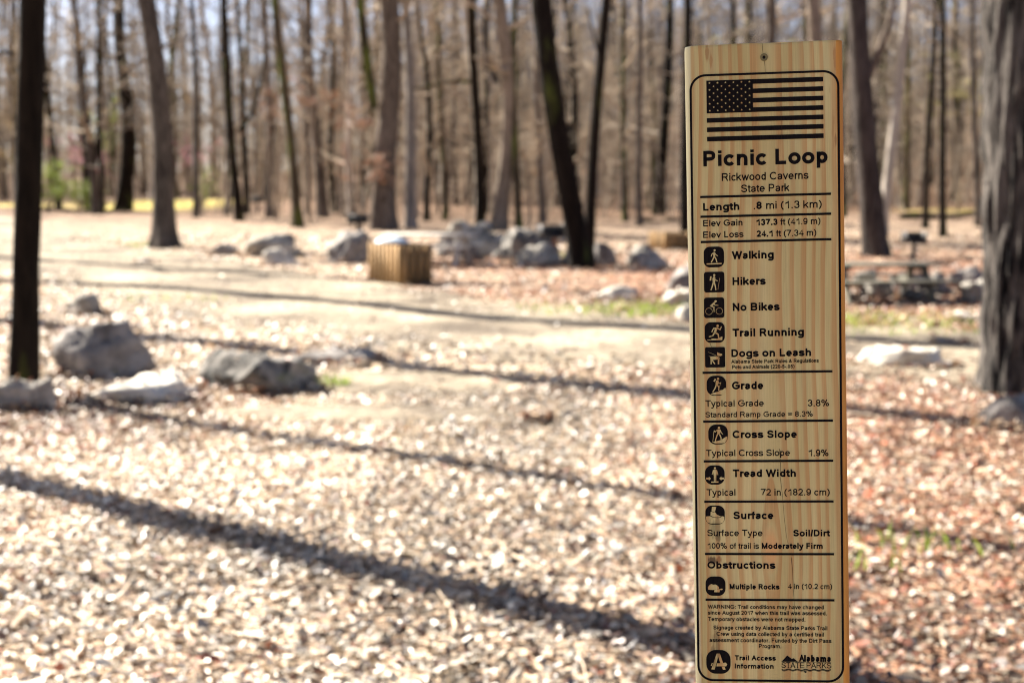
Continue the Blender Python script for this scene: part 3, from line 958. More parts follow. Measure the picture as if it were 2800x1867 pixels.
leafy('beech_sapling', 'orange leaved sapling against the broad brown trunk, upper one', 'sapling', 808, 48, 3.4, 1.2, .8, 300, OR, M_LEAF, 10, (.06, .12))
leafy('beech_sapling', 'low orange leaved sapling at the foot of the broad brown trunk', 'sapling', 826, 46, 1.4, 1.6, .9, 380, OR, M_LEAF, 11, (.06, .12))
leafy('beech_sapling', 'rusty leaved sapling between elbowed and mossy dark trunks', 'sapling', 632, 54, 3.4, 2.6, 1.0, 260, OR, M_LEAF, 12, (.06, .12))
leafy('beech_sapling', 'tan leaved sapling behind the mossy boulder, left of the V', 'sapling', 1215, 50, 1.0, 3.2, 1.0, 300, [(.48, .34, .20), (.55, .42, .28)], M_LEAF, 13, (.06, .12))

# grass patches
pos = []
for (px, py, rr, n) in ((1400, 712, .8, 200), (1480, 722, .8, 260), (1545, 716, .6, 190), (750, 893, .12, 110), (1945, 745, .9, 260), (2100, 740, 1.2, 260),
                        (2090, 1262, .16, 9), (2185, 1272, .16, 12), (1960, 1325, .14, 14), (348, 566, .5, 220), (268, 868, .14, 80), (400, 694, .5, 60), (1320, 590, .5, 160), (2060, 770, .6, 120)):
    c = ground(px, py)
    for _ in range(n):
        a = rs.uniform(0, 6.28); d = rr * math.sqrt(rs.random()) * (1 + .5 * abs(rs.gauss(0, .5)))
        pos.append((c.x + math.cos(a) * d * 1.4, c.y + math.sin(a) * d * .7))
pos = np.array(pos); n = len(pos)
h = rng.uniform(.05, .13, n); a = rng.uniform(0, 6.28, n); wd = rng.uniform(.004, .009, n); ln = rng.uniform(.2, .8, n) * h; la = rng.uniform(0, 6.28, n)
zb = terrain(pos[:, 0], pos[:, 1])
base = np.stack([pos[:, 0], pos[:, 1], zb], 1)
sd = np.stack([np.cos(a) * wd, np.sin(a) * wd, a * 0], 1)
tip = base + np.stack([np.cos(la) * ln, np.sin(la) * ln, h], 1)
Vv = np.stack([base - sd, base + sd, (base + tip) / 2 + sd * .8 + [0, 0, .012], (base + tip) / 2 - sd * .8 + [0, 0, .012], tip], 1)
F = (np.arange(n)[:, None, None] * 5 + np.array([[0, 1, 2], [0, 2, 3], [3, 2, 4]])[None]).reshape(-1, 3)
tint = np.array([(.22, .32, .03), (.30, .40, .05), (.15, .22, .03)])[rng.integers(0, 3, n)]
o = mesh_obj('grass', Vv.reshape(-1, 3), F, M_GREEN, None, False, np.repeat(tint, 5, axis=0))
tag(o, 'small tufts of fresh green grass poking through the leaves', 'grass', kind='stuff')


# ------------------------------------------------------------------ slatted bins, tables, grills, logs
def slatted_bin(px, py, left_px, right_px, h_px, rz, label, lid=True):
    """left_px / right_px: how wide its left and right face look"""
    c = ground(px, py); k = K / FPX * c.y
    sx = right_px * k / math.cos(rz) / 2; sy = left_px * k / math.sin(rz) / 2      # half sizes
    H = h_px * k
    # the near corner (-x,-y turned by rz) stands on the measured point
    c.x -= (-sx) * math.cos(rz) - (-sy) * math.sin(rz); c.y -= (-sx) * math.sin(rz) + (-sy) * math.cos(rz)
    c.z = float(terrain(c.x, c.y))
    root = thing('trash_enclosure', label, 'trash bin', c, rz)
    f = MB()
    for ax in (-1, 1):
        for ay in (-1, 1):
            f.box((ax * (sx - .05), ay * (sy - .05), H / 2 - .02), (.035, .035, H / 2 - .03))
    for z in (.12, H - .12):
        for q in (-1, 1):
            f.box((0, q * (sy - .035), z), (sx - .09, .018, .045))
            f.box((q * (sx - .035), 0, z), (.018, sy - .09, .045))
    o = f.obj('frame', M_SLAT, root, False)
    pitch = .135
    mb = MB(); mb.box((0, 0, 0), (pitch * .36, .011, H / 2))
    proto = None
    for k4 in range(4):
        a = k4 * math.pi / 2
        half, off = (sx, sy) if k4 % 2 == 0 else (sy, sx)
        ns = int(2 * half / pitch); pp = 2 * half / ns
        for i in range(ns):
            lx, ly = -half + pp * (i + .5), -off - .012
            X = lx * math.cos(a) - ly * math.sin(a); Y = lx * math.sin(a) + ly * math.cos(a)
            if proto is None:
                o = mb.obj('slat', M_SLAT, root, False); proto = o
            else:
                o = proto.copy(); COL.objects.link(o); o.parent = root
            o.location = (X, Y, H / 2 + random.uniform(-.008, .008)); o.rotation_euler = (0, random.uniform(-.008, .008), a)
    S = 40
    r = min(sx, sy) * .86
    cans = [(0, -sy * .45), (0, sy * .5)] if sy > sx * 1.4 else [(0, 0)]
    for ci, (ux, uy) in enumerate(cans):
        V = []; F = []
        for (rr, z) in ((r * .92, .03), (r * .97, H * .5), (r, H - .06), (r, H - .01)):
            for j in range(S):
                V.append((ux + rr * math.cos(j / S * 6.2832), uy + rr * math.sin(j / S * 6.2832), z))
        for i in range(3):
            for j in range(S):
                F.append((i * S + j, i * S + (j + 1) % S, (i + 1) * S + (j + 1) % S, (i + 1) * S + j))
        mesh_obj('can', np.array(V), F, M_CAN, root)
        if lid and ci == len(cans) - 1:
            V = []; F = []
            prof = [(r * 1.15, H + .0), (r * 1.16, H + .02), (r * 1.05, H + .045), (r * .7, H + .085), (r * .25, H + .10), (0.002, H + .10)]
            for (rr, z) in prof:
                for j in range(S):
                    V.append((ux + rr * math.cos(j / S * 6.2832), uy + rr * math.sin(j / S * 6.2832), z))
            for i in range(len(prof) - 1):
                for j in range(S):
                    F.append((i * S + j, i * S + (j + 1) % S, (i + 1) * S + (j + 1) % S, (i + 1) * S + j))
            lo = mesh_obj('lid', np.array(V), F, M_LID, root)
            hmb = MB(); hmb.tube([(ux - .06, uy, H + .09), (ux - .05, uy, H + .13), (ux + .05, uy, H + .13), (ux + .06, uy, H + .09)], [.008] * 4, 6)
            hmb.obj('handle', M_IRON, lo)
    return root


slatted_bin(921, 656, 86, 68, 94, R(33), 'square slatted wooden bin with round pale lid beside the trail')
slatted_bin(1530, 574, 34, 66, 40, R(30), 'low slatted wooden bin half hidden behind the signpost', lid=False)


def picnic_table(px, py, length, rz, label, M_TABLE=M_TABLE, zs=.78):
    c = ground(px, py); c.y += .6; c.z = float(terrain(c.x, c.y))
    root = thing('picnic_table', label, 'table', c, rz); root.scale = (1, 1, zs)
    proto = None
    mb = MB(); mb.box((0, 0, 0), (length / 2, .068, .02))
    for (yy, z) in [(-.30, .74), (-.15, .74), (0, .74), (.15, .74), (.30, .74), (-.76, .45), (-.62, .45), (.62, .45), (.76, .45)]:
        if proto is None:
            o = mb.obj('plank', M_TABLE, root, False); proto = o
        else:
            o = proto.copy(); COL.objects.link(o); o.parent = root
        o.location = (random.uniform(-.01, .01), yy, z)
    for sx in (-1, 1):
        for sy in (-1, 1):
            l = MB(); x0 = sx * (length / 2 - .3)
            a = np.array([x0, sy * .62, -.05]); b = np.array([x0, sy * .2, .70])
            l.tube([a, b], [.055, .055], 4)
            l.obj('leg', M_TABLE, root, False)
        b2 = MB(); b2.box((sx * (length / 2 - .36), 0, .40), (.02, .80, .04)); b2.box((sx * (length / 2 - .36), 0, .68), (.02, .36, .035))
        b2.obj('cross_brace', M_TABLE, root, False)
    return root


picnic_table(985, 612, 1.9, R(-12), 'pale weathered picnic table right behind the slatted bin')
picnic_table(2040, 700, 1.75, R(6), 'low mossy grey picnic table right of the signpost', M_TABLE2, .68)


def grill(px, py, size, rz, label, post=M_RUST, H=None):
    c = ground(px, py)
    root = thing('charcoal_grill', label, 'grill', c, rz)
    s = size; z = H
    l = MB(); l.tube([(0, 0, -.1), (0, 0, z)], [.045, .045], 10); l.obj('post', post, root)
    b = MB(); th = .012
    b.box((0, 0, z + th), (s / 2, s * .36, th))
    b.box((-s / 2, 0, z + .13), (th, s * .36, .12)); b.box((s / 2, 0, z + .13), (th, s * .36, .12)); b.box((0, s * .36, z + .13), (s / 2 + th, th, .12))
    b.box((0, -s * .36, z + .05), (s / 2 + th, th, .045))
    b.obj('firebox', M_IRON, root, False)
    g_ = MB()
    for i in range(9):
        yy = -s * .34 + i * s * .68 / 8
        g_.tube([(-s / 2, yy, z + .20), (s / 2, yy, z + .20)], [.006, .006], 5)
    g_.obj('grate', M_IRON, root)
    for q in (-1, 1):
        h = MB(); h.tube([(q * (s / 2 + .10), -.05, z + .20), (q * s / 2, -.05, z + .20)], [.012, .012], 6)
        h.obj('handle', M_IRON, root)
    return root


grill(1275, 604, .62, R(20), 'black park grill on a rusty post left of the leaning trunks', H=.50)
grill(2098, 600, .42, R(10), 'small black grill on a thin post behind the mossy picnic table', post=M_IRON, H=.36)
grill(822, 548, .55, R(0), 'black park grill standing far behind the sloping boulder', post=M_IRON, H=.42)
grill(592, 492, .55, R(0), 'tiny black grill at the edge of the wood left of the mossy dark trunk', post=M_IRON, H=.5)


def log(x0, y0, x1, y1, wpx, label):
    a = ground(x0, y0); b = ground(x1, y1)
    Yd = (a.y + b.y) / 2
    a = at_depth(x0, y0, Yd); b = at_depth(x1, y1, Yd + .6)
    r = wpx * K / FPX * Yd / 2
    a.z = max(a.z, float(terrain(a.x, a.y))) + r * .5; b.z = max(b.z, float(terrain(b.x, b.y))) + r * .3
    mb = MB(); n = 14
    pts = [np.array(a) * (1 - t) + np.array(b) * t - np.array(a) + np.array([0, 0, .06 * math.sin(t * 9)]) for t in np.linspace(0, 1, n)]
    rr = np.linspace(r, r * .7, n); rr[0] *= .7; rr[-1] *= .4
    mb.tube(pts, rr, 12)
    o = mb.obj('fallen_log', M_LOG)
    o.location = a
    return tag(o, label, 'log')


log(2066, 514, 2262, 496, 16, 'dark fallen trunk lying across the grass right of the signpost')
log(1985, 690, 2215, 684, 9, 'dark branch on the leaves in front of the mossy picnic table')
log(86, 489, 300, 488, 9, 'dark strip for the shade along the wood edge right of the black trunk')  # log-shaped dark strip stands in for the band of shade here
log(1460, 512, 1562, 508, 10, 'dark log in the wood left of the signpost')

# ------------------------------------------------------------------ the signpost
BM = Matrix(((0.9938661831378854, 0.10868567370072614, -0.020431210124474408, 0.2206761099328545),
             (-0.10741721255299357, 0.9926720381190441, 0.05535130697578591, 1.2458507311724383),
             (0.026297385084379458, -0.05281712855506221, 0.9982578817464561, CAM_H - 0.007681427486279454),
             (0, 0, 0, 1)))
post = thing('trail_signpost', 'tall upright pine board engraved Picnic Loop with trail facts and icons', 'sign')
post.matrix_world = BM


def pine_material():
    m, t, b = new_mat('engraved_pine', 0.62, 0.3)
    tc = t.nodes.new('ShaderNodeTexCoord')
    sp = t.nodes.new('ShaderNodeSeparateXYZ'); lk(t, tc.outputs['Object'], sp.inputs[0])
    u, y, v = sp.outputs[0], sp.outputs[1], sp.outputs[2]

    def vec(a, b_, c):
        cb = t.nodes.new('ShaderNodeCombineXYZ')
        for i, q in enumerate((a, b_, c)):
            if isinstance(q, (int, float)):
                cb.inputs[i].default_value = q
            else:
                lk(t, q, cb.inputs[i])
        return cb.outputs[0]
    # slow sideways wander of the grain
    nz = noise_n(t, vec(math_n(t, 'MULTIPLY', u, 9), y, math_n(t, 'MULTIPLY', v, 3.2)), 1.0, 2, .4)
    wob = math_n(t, 'MULTIPLY', math_n(t, 'SUBTRACT', nz, .5), .022)
    uu = math_n(t, 'ADD', math_n(t, 'SUBTRACT', u, .0015), wob)
    # depth of the board changes the rings a little, so end and edges continue them
    dv = math_n(t, 'SUBTRACT', v, -.311)
    adv = math_n(t, 'ABSOLUTE', dv)
    cc = math_n(t, 'DIVIDE', math_n(t, 'MULTIPLY', adv, .32), math_n(t, 'ADD', 1.0, math_n(t, 'DIVIDE', adv, .05)))
    yy = math_n(t, 'MULTIPLY', y, .45)
    F = math_n(t, 'SQRT', math_n(t, 'ADD', math_n(t, 'MULTIPLY', uu, uu), math_n(t, 'ADD', math_n(t, 'MULTIPLY', cc, cc), math_n(t, 'MULTIPLY', yy, yy))))
    # ring spacing gets tighter towards the right
    nr = noise_n(t, vec(math_n(t, 'MULTIPLY', u, 30), 0, math_n(t, 'MULTIPLY', v, 1.5)), 1.0, 2, .5)
    ph = math_n(t, 'ADD', math_n(t, 'MULTIPLY', F, 118), math_n(t, 'MULTIPLY', nr, 1.5))
    fr = math_n(t, 'FRACT', ph)
    late = ramp(t, [(0.0, (0, 0, 0)), (0.42, (0.05, 0.05, 0.05)), (0.62, (0.85, 0.85, 0.85)), (0.93, (1, 1, 1)), (0.97, (0, 0, 0))], fr).outputs[0]
    broad = noise_n(t, vec(math_n(t, 'MULTIPLY', u, 22), y, math_n(t, 'MULTIPLY', v, 2.5)), 1.0, 3)
    early_c = ramp(t, [(.35, (0.42, 0.365, 0.160)), (.65, (0.575, 0.52, 0.265))], broad).outputs[0]
    late_c = ramp(t, [(.35, (0.385, 0.235, 0.090)), (.65, (0.50, 0.33, 0.14))], broad).outputs[0]
    lf = math_n(t, 'MULTIPLY', late, .95)
    c = mixc(t, lf, early_c, late_c)
    # greenish treatment cast in soft streaks
    gn = noise_n(t, vec(math_n(t, 'MULTIPLY', u, 60), y, math_n(t, 'MULTIPLY', v, 5)), 1.0, 3)
    gk = math_n(t, 'MULTIPLY', math_n(t, 'SUBTRACT', gn, .50), 2.2, clamp=True)
    c = mixc(t, gk, c, (0.47, 0.45, 0.24))
    # fibres
    fb = noise_n(t, vec(math_n(t, 'MULTIPLY', u, 900), y, math_n(t, 'MULTIPLY', v, 16)), 1.0, 4, .6)
    c = mixc(t, 1.0, c, ramp(t, [(.25, (.86, .85, .82)), (.75, (1.10, 1.10, 1.10))], fb).outputs[0], 'MULTIPLY')
    # small dark resin flecks
    fl = noise_n(t, vec(math_n(t, 'MULTIPLY', u, 420), 3.0, math_n(t, 'MULTIPLY', v, 26)), 1.0, 2, .5)
    fk = math_n(t, 'MULTIPLY', math_n(t, 'SUBTRACT', fl, .735), 14, clamp=True)
    c = mixc(t, math_n(t, 'MULTIPLY', fk, .75), c, (0.16, 0.095, 0.04))

    def blot(cu, cv, ru, rv, col, amt, c, rag=1.0):
        a = math_n(t, 'DIVIDE', math_n(t, 'SUBTRACT', u, cu), ru); d = math_n(t, 'DIVIDE', math_n(t, 'SUBTRACT', v, cv), rv)
        rr = math_n(t, 'SQRT', math_n(t, 'ADD', math_n(t, 'MULTIPLY', a, a), math_n(t, 'MULTIPLY', d, d)))
        nn = noise_n(t, vec(math_n(t, 'MULTIPLY', u, 260), 0, math_n(t, 'MULTIPLY', v, 60)), 1.0, 3)
        k = math_n(t, 'SUBTRACT', 1.0, math_n(t, 'ADD', rr, math_n(t, 'MULTIPLY', math_n(t, 'SUBTRACT', nn, .5), 2.4 * rag)))
        k = math_n(t, 'MULTIPLY', math_n(t, 'MULTIPLY', k, 2.0, clamp=True), amt)
        return mixc(t, k, c, col)
    c = blot(.0015, -.311, .0078, .0235, (0.60, 0.36, 0.155), .9, c, .12)       # flame of the cathedral grain
    c = blot(-.0505, -.3205, .0055, .004, (0.055, 0.022, 0.012), .85, c)        # resin knot by Obstructions
    c = blot(-.044, -.3195, .0022, .0035, (0.20, 0.07, 0.02), .7, c)
    c = blot(-.0475, -.292, .006, .011, (0.15, 0.16, 0.08), .55, c, 1.4)        # stain under the surface icon
    c = blot(-.0445, -.3005, .003, .005, (0.07, 0.06, 0.03), .6, c, 1.3)
    c = blot(-.0465, -.395, .003, .016, (0.13, 0.08, 0.035), .6, c, 1.3)
    c = blot(-.050, -.402, .0025, .018, (0.14, 0.085, 0.035), .6, c, 1.3)
    c = blot(-.060, -.412, .0016, .012, (0.20, 0.11, 0.04), .5, c, 1.2)
    c = blot(-.0485, .1255, .0018, .010, (0.30, 0.16, 0.06), .7, c, 1.0)
    c = blot(-.0455, .117, .0016, .008, (0.32, 0.17, 0.06), .6, c, 1.0)
    c = blot(.0605, .118, .0018, .012, (0.36, 0.20, 0.08), .7, c, 1.0)
    c = blot(.0585, .055, .0014, .014, (0.33, 0.19, 0.08), .55, c, 1.0)
    c = blot(.0605, .047, .0012, .006, (0.22, 0.12, 0.05), .6, c, 1.0)
    # honey coloured band along the right arris
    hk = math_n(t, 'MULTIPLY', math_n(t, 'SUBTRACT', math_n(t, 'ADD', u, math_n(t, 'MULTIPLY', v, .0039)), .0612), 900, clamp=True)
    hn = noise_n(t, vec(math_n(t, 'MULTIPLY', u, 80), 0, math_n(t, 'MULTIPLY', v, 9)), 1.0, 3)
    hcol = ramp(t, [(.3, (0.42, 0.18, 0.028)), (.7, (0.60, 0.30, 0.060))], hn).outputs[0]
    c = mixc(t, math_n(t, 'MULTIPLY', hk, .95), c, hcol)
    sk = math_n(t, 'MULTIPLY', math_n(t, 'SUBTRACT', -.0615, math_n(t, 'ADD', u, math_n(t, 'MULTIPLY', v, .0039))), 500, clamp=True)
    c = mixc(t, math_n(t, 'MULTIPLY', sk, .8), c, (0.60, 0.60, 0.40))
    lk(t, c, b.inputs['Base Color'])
    bp = t.nodes.new('ShaderNodeBump'); bp.inputs['Strength'].default_value = .25; bp.inputs['Distance'].default_value = .0006
    lk(t, math_n(t, 'ADD', fb, math_n(t, 'MULTIPLY', late, .4)), bp.inputs['Height']); lk(t, bp.outputs[0], b.inputs['Normal'])
    return m


M_PINE = pine_material()
M_INK, _t, _b = new_mat('charred_engraving', 0.9, 0.08)
lk(_t, ramp(_t, [(.3, (0.0035, 0.0035, 0.005)), (.75, (0.012, 0.010, 0.010))], noise_n(_t, obj_vec(_t, (900, 900, 120)), 1.0, 4)).outputs[0], _b.inputs['Base Color'])
M_CRACK, _t, _b = new_mat('dark_crack', 0.9, 0.1)
_b.inputs['Base Color'].default_value = (0.035, 0.018, 0.009, 1)

# board: rounded arrises, slightly uneven top
TH = 0.037
prof = []
rad = .0048; hw = .0675
for (cxx, cyy, a0) in ((hw - rad, rad, -90), (hw - rad, TH - rad, 0), (-hw + rad, TH - rad, 90), (-hw + rad, rad, 180)):
    for q in range(6):
        a = R(a0 + q * 18)
        prof.append((cxx + rad * math.cos(a), cyy + rad * math.sin(a)))
nP = len(prof)
# long straight faces get extra points
full = []
for i in range(nP):
    a = prof[i]; b2 = prof[(i + 1) % nP]
    full.append(a)
    if math.dist(a, b2) > .05:
        for q in range(1, 20):
            full.append((a[0] + (b2[0] - a[0]) * q / 20, a[1] + (b2[1] - a[1]) * q / 20))
nP = len(full)
vs = list(np.linspace(-1.60, -.45, 24)) + list(np.linspace(-.44, .1305, 150)) + [.1313]
V = []
for k, z in enumerate(vs):
    ins = 1.0 if k < len(vs) - 1 else .994
    for (a, d) in full:
        sh = .0009 - .0039 * (z - -.15)            # board stands a hair askew to the print
        fz = z
        if k >= len(vs) - 2:
            fz = z + .0004 * math.sin(a * 300) + .0003 * math.sin(a * 900 + d * 500)
        nzv = mnoise.noise(Vector((a * 40 + 9, d * 40, z * 9))) * .0003 if abs(a) > hw - rad * 1.5 else 0
        V.append((a * ins + sh + nzv, (d - TH / 2) * ins + TH / 2, fz))
F = []
for k in range(len(vs) - 1):
    for i in range(nP):
        j = (i + 1) % nP
        F.append((k * nP + i, k * nP + j, (k + 1) * nP + j, (k + 1) * nP + i))
F.append(tuple(range((len(vs) - 1) * nP, len(vs) * nP)))
F.append(tuple(reversed(range(nP))))
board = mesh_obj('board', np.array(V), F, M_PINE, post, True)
board.data.polygons[-2].use_smooth = False


class Ink:
    """flat engraved marks in board millimetres, laid a hair proud of the face"""
    def __init__(s, y=-.00025):
        s.V = []; s.F = []; s.y = y

    def poly(s, pts):
        base = len(s.V)
        s.V += [(p[0] / 1000, s.y, p[1] / 1000) for p in pts]
        if len(pts) == 4:
            s.F.append(tuple(base + i for i in range(4))); return
        for tri in tessellate_polygon([[Vector((p[0], p[1], 0)) for p in pts]]):
            s.F.append(tuple(base + i for i in tri))

    def stroke(s, pts, w, w2=None, cap=True):
        """polyline of given width, mitred by overlap discs"""
        w2 = w if w2 is None else w2
        n = len(pts)
        pts = [Vector((p[0], p[1])) for p in pts]
        closed = (pts[0] - pts[-1]).length < 1e-6 and n > 3
        c0, c1 = cap if isinstance(cap, tuple) else (cap, cap)
        if not closed:
            if c0:
                d = (pts[1] - pts[0]).normalized(); pts[0] = pts[0] - d * w / 2
            if c1:
                d = (pts[-1] - pts[-2]).normalized(); pts[-1] = pts[-1] + d * w2 / 2
        L = []; Rr = []
        for i in range(n):
            if closed:
                a = pts[i - 1] if i > 0 else pts[-2]; c = pts[i + 1] if i < n - 1 else pts[1]
            else:
                a = pts[max(i - 1, 0)]; c = pts[min(i + 1, n - 1)]
            d1 = (pts[i] - a); d2 = (c - pts[i])
            d1 = d1.normalized() if d1.length > 1e-9 else d2.normalized()
            d2 = d2.normalized() if d2.length > 1e-9 else d1
            nn = Vector((-(d1.y + d2.y), d1.x + d2.x))
            nn = nn.normalized() if nn.length > 1e-6 else Vector((-d1.y, d1.x))
            k = min(1.5, 1 / max(.5, nn.dot(Vector((-d1.y, d1.x)))))
            ww = (w + (w2 - w) * i / (n - 1)) / 2 * k
            L.append(pts[i] + nn * ww); Rr.append(pts[i] - nn * ww)
        for i in range(n - 1):
            s.poly([Rr[i], Rr[i + 1], L[i + 1], L[i]])

    def disc(s, x, y, r, n=20):
        s.poly([(x + r * math.cos(i / n * 6.2832), y + r * math.sin(i / n * 6.2832)) for i in range(n)])

    def obj(s, name, mat, parent):
        # duplicate to a thin front sheet; normals face the viewer
        me = bpy.data.meshes.new(name); me.from_pydata(s.V, [], s.F); me.materials.append(mat)
        o = bpy.data.objects.new(name, me); COL.objects.link(o); o.parent = parent
        return o


# ---- a monoline grotesque, drawn as strokes.  x: 0..1 between outer stem centres; y: 0 base, 1 x-height, 2 cap height, -1 descender
def arc(cx, cy, rx, ry, a0, a1, n=None):
    n = n or max(5, int(abs(a1 - a0) / 15) + 1)
    return [(cx + rx * math.cos(R(a0 + (a1 - a0) * i / (n - 1))), cy + ry * math.sin(R(a0 + (a1 - a0) * i / (n - 1)))) for i in range(n)]


def O_(): return arc(.5, .5, .5, .5, 0, 360, 25)


SM = 's'   # smooth marker
ARCH = [(0, .5), (.08, .78), (.28, .97), (.52, 1), (.82, .93), (.97, .75), (1, .55), (1, 0)]
S_ = [(.97, .76), (.82, .94), (.5, 1), (.15, .93), (.03, .75), (.15, .60), (.5, .51), (.88, .41), (1, .25), (.85, .06), (.5, 0), (.15, .06), (0, .26)]
LOW = {
    'a': [[(.03, .74), (.16, .93), (.46, 1), (.80, .94), (.92, .76), (.92, .22), (1, 0)], [(.92, .60), (.60, .53), (.22, .47), (.02, .28), (.12, .06), (.38, 0), (.72, .08), (.92, .32)]],
    'b': [[(0, 0), (0, 2)], O_()], 'd': [[(1, 0), (1, 2)], O_()], 'p': [[(0, -1), (0, 1)], O_()], 'q': [[(1, -1), (1, 1)], O_()],
    'c': [arc(.55, .5, .55, .5, 38, 322, 22)], 'e': [arc(.5, .5, .5, .5, 0, 318, 22), [(.02, .5), (1, .5)]],
    'f': [[(1, 1.96), (.72, 2.0), (.5, 1.9), (.44, 1.6), (.44, 0)], [(0, 1), (1, 1)]],
    'g': [O_(), [(1, 1), (1, -.45), (.85, -.88), (.5, -1), (.12, -.9), (.02, -.6)]],
    'h': [[(0, 0), (0, 2)], ARCH], 'i': [[(.5, 0), (.5, 1)], [(.5, 1.97), (.5, 2.0)]], 'j': [[(.8, 1), (.8, -.7), (.5, -1), (.1, -.95)], [(.8, 1.97), (.8, 2.0)]],
    'k': [[(0, 0), (0, 2)], [(0, .32), (.88, 1)], [(.36, .62), (.95, 0)]], 'l': [[(.5, 0), (.5, 2)]],
    'm': [[(0, 0), (0, 1)], [(0, .55), (.06, .82), (.18, .98), (.30, 1), (.44, .92), (.5, .7), (.5, 0)], [(.5, .6), (.57, .85), (.70, 1), (.82, 1), (.95, .9), (1, .7), (1, 0)]],
    'n': [[(0, 0), (0, 1)], ARCH], 'o': [O_()], 'r': [[(0, 0), (0, 1)], [(0, .5), (.14, .84), (.45, 1), (.95, .96)]],
    's': [S_], 't': [[(.46, 1.6), (.46, .22), (.60, 0.02), (1, .01)], [(0, 1), (1, 1)]],
    'u': [[(1, 1), (1, 0)], [(0, 1), (0, .42), (.08, .12), (.4, 0), (.75, .06), (.95, .3), (1, .5)]],
    'v': [[(0, 1), (.5, 0)], [(1, 1), (.5, 0)]], 'w': [[(0, 1), (.26, 0)], [(.5, .95), (.26, 0)], [(.5, .95), (.74, 0)], [(1, 1), (.74, 0)]],
    'x': [[(0, 1), (1, 0)], [(1, 1), (0, 0)]], 'y': [[(0, 1), (.52, 0)], [(1, 1), (.44, -.62), (.3, -.93), (.03, -1)]], 'z': [[(0, 1), (1, 1), (0, 0), (1, 0)]],
}
CAP = {   # y: 0..1 between base and cap height
    'A': [[(0, 0), (.5, 1)], [(1, 0), (.5, 1)], [(.17, .34), (.83, .34)]], 'B': [[(0, 0), (0, 1)], [(0, 1), (.6, 1), (.88, .92), (.94, .76), (.85, .58), (.6, .53), (0, .53)], [(.6, .53), (.9, .45), (1, .27), (.9, .07), (.6, 0), (0, 0)]],
    'C': [arc(.55, .5, .55, .5, 38, 322, 24)], 'D': [[(0, 0), (0, 1), (.5, 1), (.82, .9), (1, .68), (1, .32), (.82, .1), (.5, 0), (0, 0)]],
    'E': [[(1, 1), (0, 1), (0, 0), (1, 0)], [(0, .52), (.92, .52)]], 'F': [[(1, 1), (0, 1), (0, 0)], [(0, .50), (.86, .50)]],
    'G': [arc(.52, .5, .52, .5, 42, 322, 22) + [(1, .22), (1, .48), (.58, .48)]], 'H': [[(0, 0), (0, 1)], [(1, 0), (1, 1)], [(0, .52), (1, .52)]],
    'I': [[(.5, 0), (.5, 1)]], 'K': [[(0, 0), (0, 1)], [(0, .34), (.92, 1)], [(.38, .60), (1, 0)]], 'L': [[(0, 1), (0, 0), (1, 0)]],
    'M': [[(0, 0), (0, 1)], [(0, 1), (.5, .02)], [(1, 1), (.5, .02)], [(1, 0), (1, 1)]], 'N': [[(0, 0), (0, 1)], [(0, 1), (1, 0)], [(1, 0), (1, 1)]],
    'O': [O_()], 'P': [[(0, 0), (0, 1), (.6, 1), (.92, .92), (1, .73), (.92, .54), (.6, .46), (0, .46)]],
    'R': [[(0, 0), (0, 1), (.6, 1), (.88, .93), (.95, .75), (.86, .55), (.6, .49), (0, .49)], [(.5, .49), (.75, .36), (1, 0)]],
    'S': [S_], 'T': [[(0, 1), (1, 1)], [(.5, 0), (.5, 1)]], 'W': [[(0, 1), (.25, 0)], [(.5, .97), (.25, 0)], [(.5, .97), (.75, 0)], [(1, 1), (.75, 0)]],
    '0': [O_()], '1': [[(.62, 0), (.62, 1), (.48, .86), (.1, .72)]], '2': [[(0, .74), (.08, .90), (.28, .99), (.52, 1), (.85, .93), (.96, .73), (.86, .50), (.4, .22), (.0, 0), (1, 0)]],
    '3': [[(.02, .76), (.15, .95), (.48, 1), (.82, .94), (.92, .77), (.82, .58), (.42, .53)], [(.42, .53), (.84, .47), (1, .28), (.85, .07), (.48, 0), (.14, .06), (0, .25)]],
    '4': [[(.74, 0), (.74, 1), (0, .27), (1, .27)]], '5': [[(.92, 1), (.2, 1), (.08, .48), (.28, .60), (.55, .64), (.88, .54), (1, .33), (.85, .08), (.48, 0), (.12, .06), (0, .24)]],
    '7': [[(0, 1), (1, 1), (.65, .60), (.46, .3), (.36, 0)]], '8': [[(x_, y_) for x_, y_ in arc(.5, .76, .44, .24, 0, 360, 19)], [(x_, y_) for x_, y_ in arc(.5, .26, .5, .26, 0, 360, 19)]],
    '9': [arc(.5, .67, .5, .33, 0, 360, 19), [(1, .67), (.98, .35), (.85, .1), (.5, 0), (.15, .06), (.04, .2)]],
    '%': [arc(.18, .78, .18, .22, 0, 360, 15), arc(.82, .22, .18, .22, 0, 360, 15), [(.72, 1), (.28, 0)]],
    '&': [[(1, 0), (.28, .68), (.22, .85), (.42, 1), (.62, .85), (.55, .68), (.12, .42), (0, .22), (.12, .03), (.4, 0), (.7, .15), (.92, .42)]],
    '=': [[(0, .62), (1, .62)], [(0, .34), (1, .34)]], '-': [[(0, .36), (1, .36)]], '.': [[(.5, .0), (.5, .01)]], ':': [[(.5, .0), (.5, .01)], [(.5, .62), (.5, .63)]],
    '/': [[(0, -.02), (1, 1.02)]], '(': [[(1, 1.05), (.35, .78), (.1, .42), (.35, .02), (1, -.27)]], ')': [[(0, 1.05), (.65, .78), (.9, .42), (.65, .02), (0, -.27)]],
}
ADV_R = dict(zip("abcdefghijklmnopqrstuvwxyz", (556, 556, 500, 556, 556, 278, 556, 556, 222, 222, 500, 222, 833, 556, 556, 556, 556, 333, 500, 278, 556, 500, 722, 500, 500, 500)))
